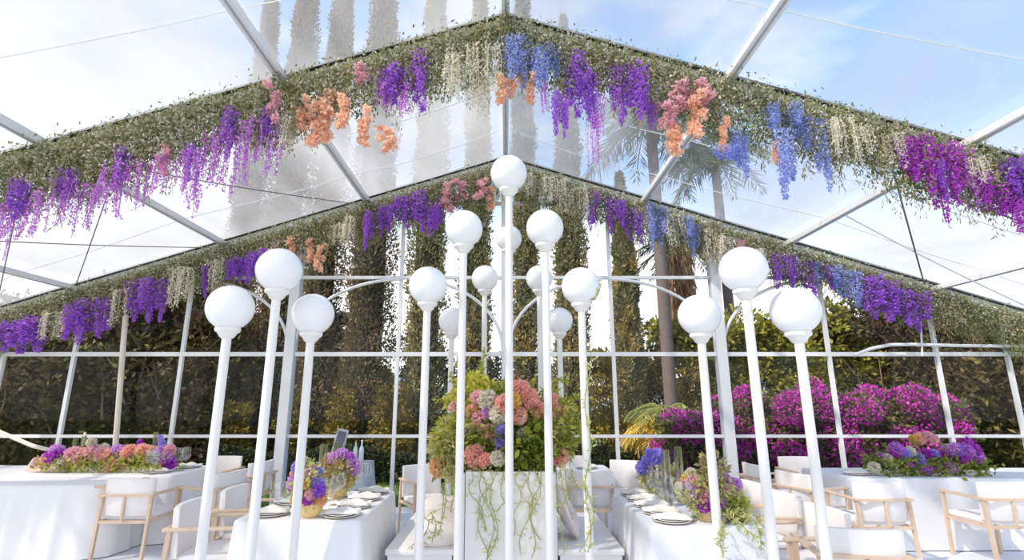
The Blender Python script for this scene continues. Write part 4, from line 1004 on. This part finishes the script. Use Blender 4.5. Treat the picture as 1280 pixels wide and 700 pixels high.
# understorey between cypresses, golden sunlight put into its leaf colour
for i,(px,Y,h,R,mt,lab) in enumerate([(425,15.4,2.6,.8,M_GOLD,'golden sunlit shrub between the dark cypresses by the thick post'),(492,15.2,3.0,.8,M_GOLD,'golden sunlit shrub right of the broad cypress'),(560,15.5,2.8,.7,M_GOLD,'golden shrub behind the planter lamps, left of the arrangement'),
 (625,15.5,2.4,.8,M_OAKL,'green shrub directly behind the tallest lamp pole'),(690,15.4,2.8,.8,M_GOLD,'golden shrub behind the arrangement on its vine side'),(748,15.0,3.4,.9,M_GOLD,'golden shrub between the golden-green and the short cypress'),(360,15.6,3.4,.9,M_GOLD,'golden shrub glimpsed behind the left trio poles'),(300,16,3.6,.9,M_GOLD,'golden shrub glimpsed beside the outer left pole'),
 (302,13.3,1.9,.35,M_GOLD,'small golden shrub low between the outer left lamp and its tall neighbour'),(372,13.3,2.2,.32,M_GOLD,'small golden shrub just beside the thick wall post'),(428,13.4,2.4,.34,M_GOLD,'small golden shrub above the candle cylinders'),(490,13.3,2.5,.4,M_GOLD,'small golden shrub beside the thin wall post by the lawn gap'),
 (747,13.2,2.7,.5,M_GOLD,'golden shrub beside the vine-wrapped lamp pole'),(812,14.3,3.3,.6,M_GOLD,'golden shrub between short cypress and palm trunk'),(860,13.6,3.1,.6,M_GOLD,'golden shrub behind the fan palm'),
 (520,19,4.3,1.4,M_HEDGE,'distant grey-green tree between two cypresses'),(690,19,3.6,1.3,M_HEDGE,'distant low tree right of the slim cypress'),(600,19,3.6,1.6,M_HEDGE,'distant low tree behind the lamps left of centre')]):
    if Y < 14.5: bushy('shrub',lab,pxX(px,Y),Y,h,R*1.5,2600,M_GOLDT,'shrub',trunk=True,clumps=60,low=.08,L=.085,W=.05,sc=.5)
    else: bushy('shrub',lab,pxX(px,Y),Y,h,R,5000,mt,'shrub',trunk=False,clumps=10,low=.05,L=.13,W=.08)
# right trees
for i,(px,Y,h,R,n,mt,lab) in enumerate([(860,15.0,4.6,1.3,8000,M_OAKL,'sunny yellow-green tree beyond the palm trunk'),(945,14.0,4.3,1.3,9000,M_OAKL,'sunlit round tree between the right lamp globes'),(1010,14.2,5.2,1.6,10000,M_OAKL,'bright green tree right of the outermost globe lamp'),(1085,14.6,5.2,1.9,11000,M_DARK,'dark tree with golden twigs above the bougainvillea'),
 (1160,14.2,4.7,1.9,11000,M_DARK,'dark tree behind the curved handrail'),(1245,13.2,4.1,2.0,12000,M_DARK,'black-green tree at the far right beyond the wall'),(1320,12.4,3.7,2.0,9000,M_DARK,'dark tree past the right picture edge'),(800,15.8,3.4,1.0,5000,M_GOLD,'golden tree behind the short cypress and palm fronds')]):
    bushy('leafy_tree',lab,pxX(px,Y),Y,h,R,n,mt,clumps=24,low=.12,branch=4 if i in (3,4) else 0)
# bougainvillea: several mounded shrubs
def boug(x,y,R,h,n,label,seed):
    t=thing('bougainvillea',label,'shrub',(x,y,-.13)); rs=random.Random(seed); vb=[]; vl=[]
    for k in range(30):
        a=rs.uniform(-1,1); u=rs.uniform(0,1); c=np.array([a*R*.9,rs.uniform(-.4,.4),h*(.08+.8*u)*(1-.22*a*a)]); s=rs.uniform(.22,.38); m_=n//30; d=sphere_dirs(m_)
        P=c+d*s*rng.uniform(.6,1.05,(m_,1)); P[:,2]=np.maximum(P[:,2],.08); vb.append(leaves(P,d,.055,.055,.8))
        m_=n//60; d=sphere_dirs(m_); P=c+d*s*rng.uniform(.2,1.15,(m_,1)); P[:,2]=np.maximum(P[:,2],.05); vl.append(leaves(P,d,.08,.05,.7))
    m_=n//6; P=np.stack([rng.uniform(-R,R,m_),rng.uniform(-.35,.5,m_),rng.uniform(.05,h*.85,m_)],1); vl.append(leaves(P,sphere_dirs(m_),.1,.06,.5))
    V,Fc=join(*vb); tag(mesh_obj('bracts',V,Fc,M_BOUG,t),kind='stuff'); V,Fc=join(*vl); tag(mesh_obj('leaves',V,Fc,M_BOUGLEAF,t),kind='stuff')
    MB().tube([(0,0,0),(.1,0,h*.4),(-.1,.1,h*.7)],.05,8,.02).build('stem',BARK,t,True)
BYY=10.9
for i,(px,R,h,lab) in enumerate([(872,.75,1.65,'low end of the magenta bougainvillea bank beside the palm fronds'),(945,.95,2.1,'magenta bougainvillea shrub between the two outer right lamp poles'),(1025,.95,2.25,'tall magenta bougainvillea shrub right of the outermost lamp pole'),(1100,.95,2.15,'magenta bougainvillea shrub behind the purple flower runner'),(1160,.8,2.1,'last magenta bougainvillea shrub before the black-green tree')]):
    boug(pxX(px,BYY,540),BYY+.25*(i%2),R,h,32000,lab,i)
# palms
def frond(mb_pts, n, L, W): pass
def palm(x,y,h,r0,r1,label,R=1.9,nf=34,crown_mat=M_FRONDG,droop=1.0,lean=0.0,name='palm_tree',bark=PALMBARK,skirt=False):
    t=thing(name,label,'palm',(x,y,-.13))
    if h>.2: 
        pr=[]; mb=MB(); mb.tube([(lean*k/10*h,0,h*k/10) for k in range(11)],r0,12,r1); mb.build('trunk',bark,t,True)
    top=np.array([lean*h,0,h])
    nfr=nf
    for k in range(nfr):
        a=2*PI*k/nfr*2.4; el=random.uniform(-.35,1.25); L=R*random.uniform(.8,1.1); n=44; s=np.linspace(0,1,n)
        dx=np.cos(el)*s*L; dz=np.sin(el)*s*L-droop*.55*L*s**2.2
        rach=np.stack([np.cos(a)*dx,np.sin(a)*dx,dz],1)+top
        side=np.array([-math.sin(a),math.cos(a),0]); vf=[]
        for sg in (-1,1):
            P=rach[3:]; D=np.tile(side*sg,(len(P),1))+np.gradient(rach,axis=0)[3:]*n/L*.7-np.array([0,0,.55])
            vf.append(leaves(P,unit(D),np.maximum(.34*L*np.sin(np.clip(s[3:]*.75+.2,0,1)*PI)+.05,.05),.026*L**.5,.1))
        V,Fc=join(*vf); mb=MB(); mb.tube([tuple(p) for p in rach[::4]],.016,4)
        f4=np.array([f for f in mb.f if len(f)==4]); V,Fc=join((np.array(mb.v),f4),(V,Fc))
        mesh_obj('frond',V,Fc,(M_FRONDL if el>.75 else crown_mat) if crown_mat is M_FROND else crown_mat,t)
    if skirt:
        n=1800; a=rng.uniform(0,6.28,n); z=rng.uniform(-2.6,0,n); rr=r1+.12+.2*rng.uniform(0,1,n)
        P=np.stack([rr*np.cos(a),rr*np.sin(a),h+z],1); V,Fc=leaves(P,np.tile([0,0,-1.],(n,1)),.5,.04,.15); tag(mesh_obj('dead_skirt',V,Fc,leafmat('dead_frond',[(150,120,92),(176,146,112),(130,104,84)],.2),t),kind='stuff')
    return t
x=pxX(832,13,400)
palm(x,13.0,9.4,.17,.14,'tall grey-trunked palm beyond the short slim cypress',2.3,30,lean=-.004)
palm(pxX(913,16,400),16,9.6,.16,.14,'second tall palm behind the thick post by the right lamp trio',2.2,28)
palm(pxX(856,15,400),15.2,6.4,.14,.12,'palm with brown dead frond skirt between the two grey trunks',1.5,22,skirt=True)
palm(pxX(828,12.1,520),12.1,1.35,.3,.26,'short golden fan palm with drooping fronds before the tall palm trunk',1.15,56,M_FROND,1.35,name='fan_palm')
# distant ground rise
mb=MB(); V=[];Fc=[];n=40
for i in range(n+1):
    x=-80+160*i/n; hh=3.2+1.6*math.sin(i*.5)+.8*math.sin(i*1.3)
    V+=[(x,60,-.3),(x,66,hh*.7),(x,75,hh),(x,88,hh*.5)]
for i in range(n):
    for k in range(3): a=i*4+k; Fc.append((a,a+4,a+5,a+1))
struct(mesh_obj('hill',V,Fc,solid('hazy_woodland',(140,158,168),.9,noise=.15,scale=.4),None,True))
# ------------------------------------------------------------------ light
w=bpy.data.worlds.new('sky'); S.world=w; w.use_nodes=True; nt=w.node_tree; N=nt.nodes; L=nt.links; N.clear()
out=N.new('ShaderNodeOutputWorld'); bg=N.new('ShaderNodeBackground'); tc=N.new('ShaderNodeTexCoord'); sx=N.new('ShaderNodeSeparateXYZ')
L.new(tc.outputs['Generated'],sx.inputs[0])
r=N.new('ShaderNodeValToRGB'); e=r.color_ramp.elements; e[0].position=0; e[0].color=(1.1,1.09,1.08,1); e[1].position=.75; e[1].color=(.20,.38,.68,1)
k=e.new(.2); k.color=(1.0,1.02,1.05,1); k=e.new(.42); k.color=(.34,.55,.86,1)
L.new(sx.outputs[2],r.inputs[0])
mp=N.new('ShaderNodeMapping'); mp.inputs['Scale'].default_value=(1.2,1.2,2.6); mp.inputs['Location'].default_value=(.4,.2,.1)
no=N.new('ShaderNodeTexNoise'); no.inputs['Scale'].default_value=2.4; no.inputs['Detail'].default_value=7; no.inputs['Distortion'].default_value=.4
L.new(tc.outputs['Generated'],mp.inputs[0]); L.new(mp.outputs[0],no.inputs['Vector'])
cr=N.new('ShaderNodeMapRange'); cr.inputs[1].default_value=.44; cr.inputs[2].default_value=.62
ax=N.new('ShaderNodeMath'); ax.operation='MULTIPLY_ADD'; ax.inputs[1].default_value=-.26; L.new(sx.outputs[0],ax.inputs[0]); L.new(no.outputs['Fac'],ax.inputs[2])
L.new(ax.outputs[0],cr.inputs[0])
mx=N.new('ShaderNodeMix'); mx.data_type='RGBA'; mx.inputs[7].default_value=(.92,.93,.96,1)
r2=N.new('ShaderNodeValToRGB'); e2=r2.color_ramp.elements; e2[0].position=.12; e2[0].color=(1.12,1.1,1.08,1); e2[1].position=.62; e2[1].color=(.66,.70,.78,1)
k2=e2.new(.36); k2.color=(.86,.88,.92,1); L.new(sx.outputs[2],r2.inputs[0]); L.new(r2.outputs[0],mx.inputs[7])
L.new(cr.outputs[0],mx.inputs[0]); L.new(r.outputs[0],mx.inputs[6]); L.new(mx.outputs[2],bg.inputs[0]); bg.inputs[1].default_value=1.12
L.new(bg.outputs[0],out.inputs[0])
sl=bpy.data.lights.new('sun','SUN'); so=bpy.data.objects.new('sun',sl); COL.objects.link(so)
sl.energy=4.6; sl.angle=math.radians(1.5); sl.color=(1,.89,.74)
d=Vector((.62,.38,-.78)); so.rotation_euler=d.to_track_quat('-Z','Y').to_euler()
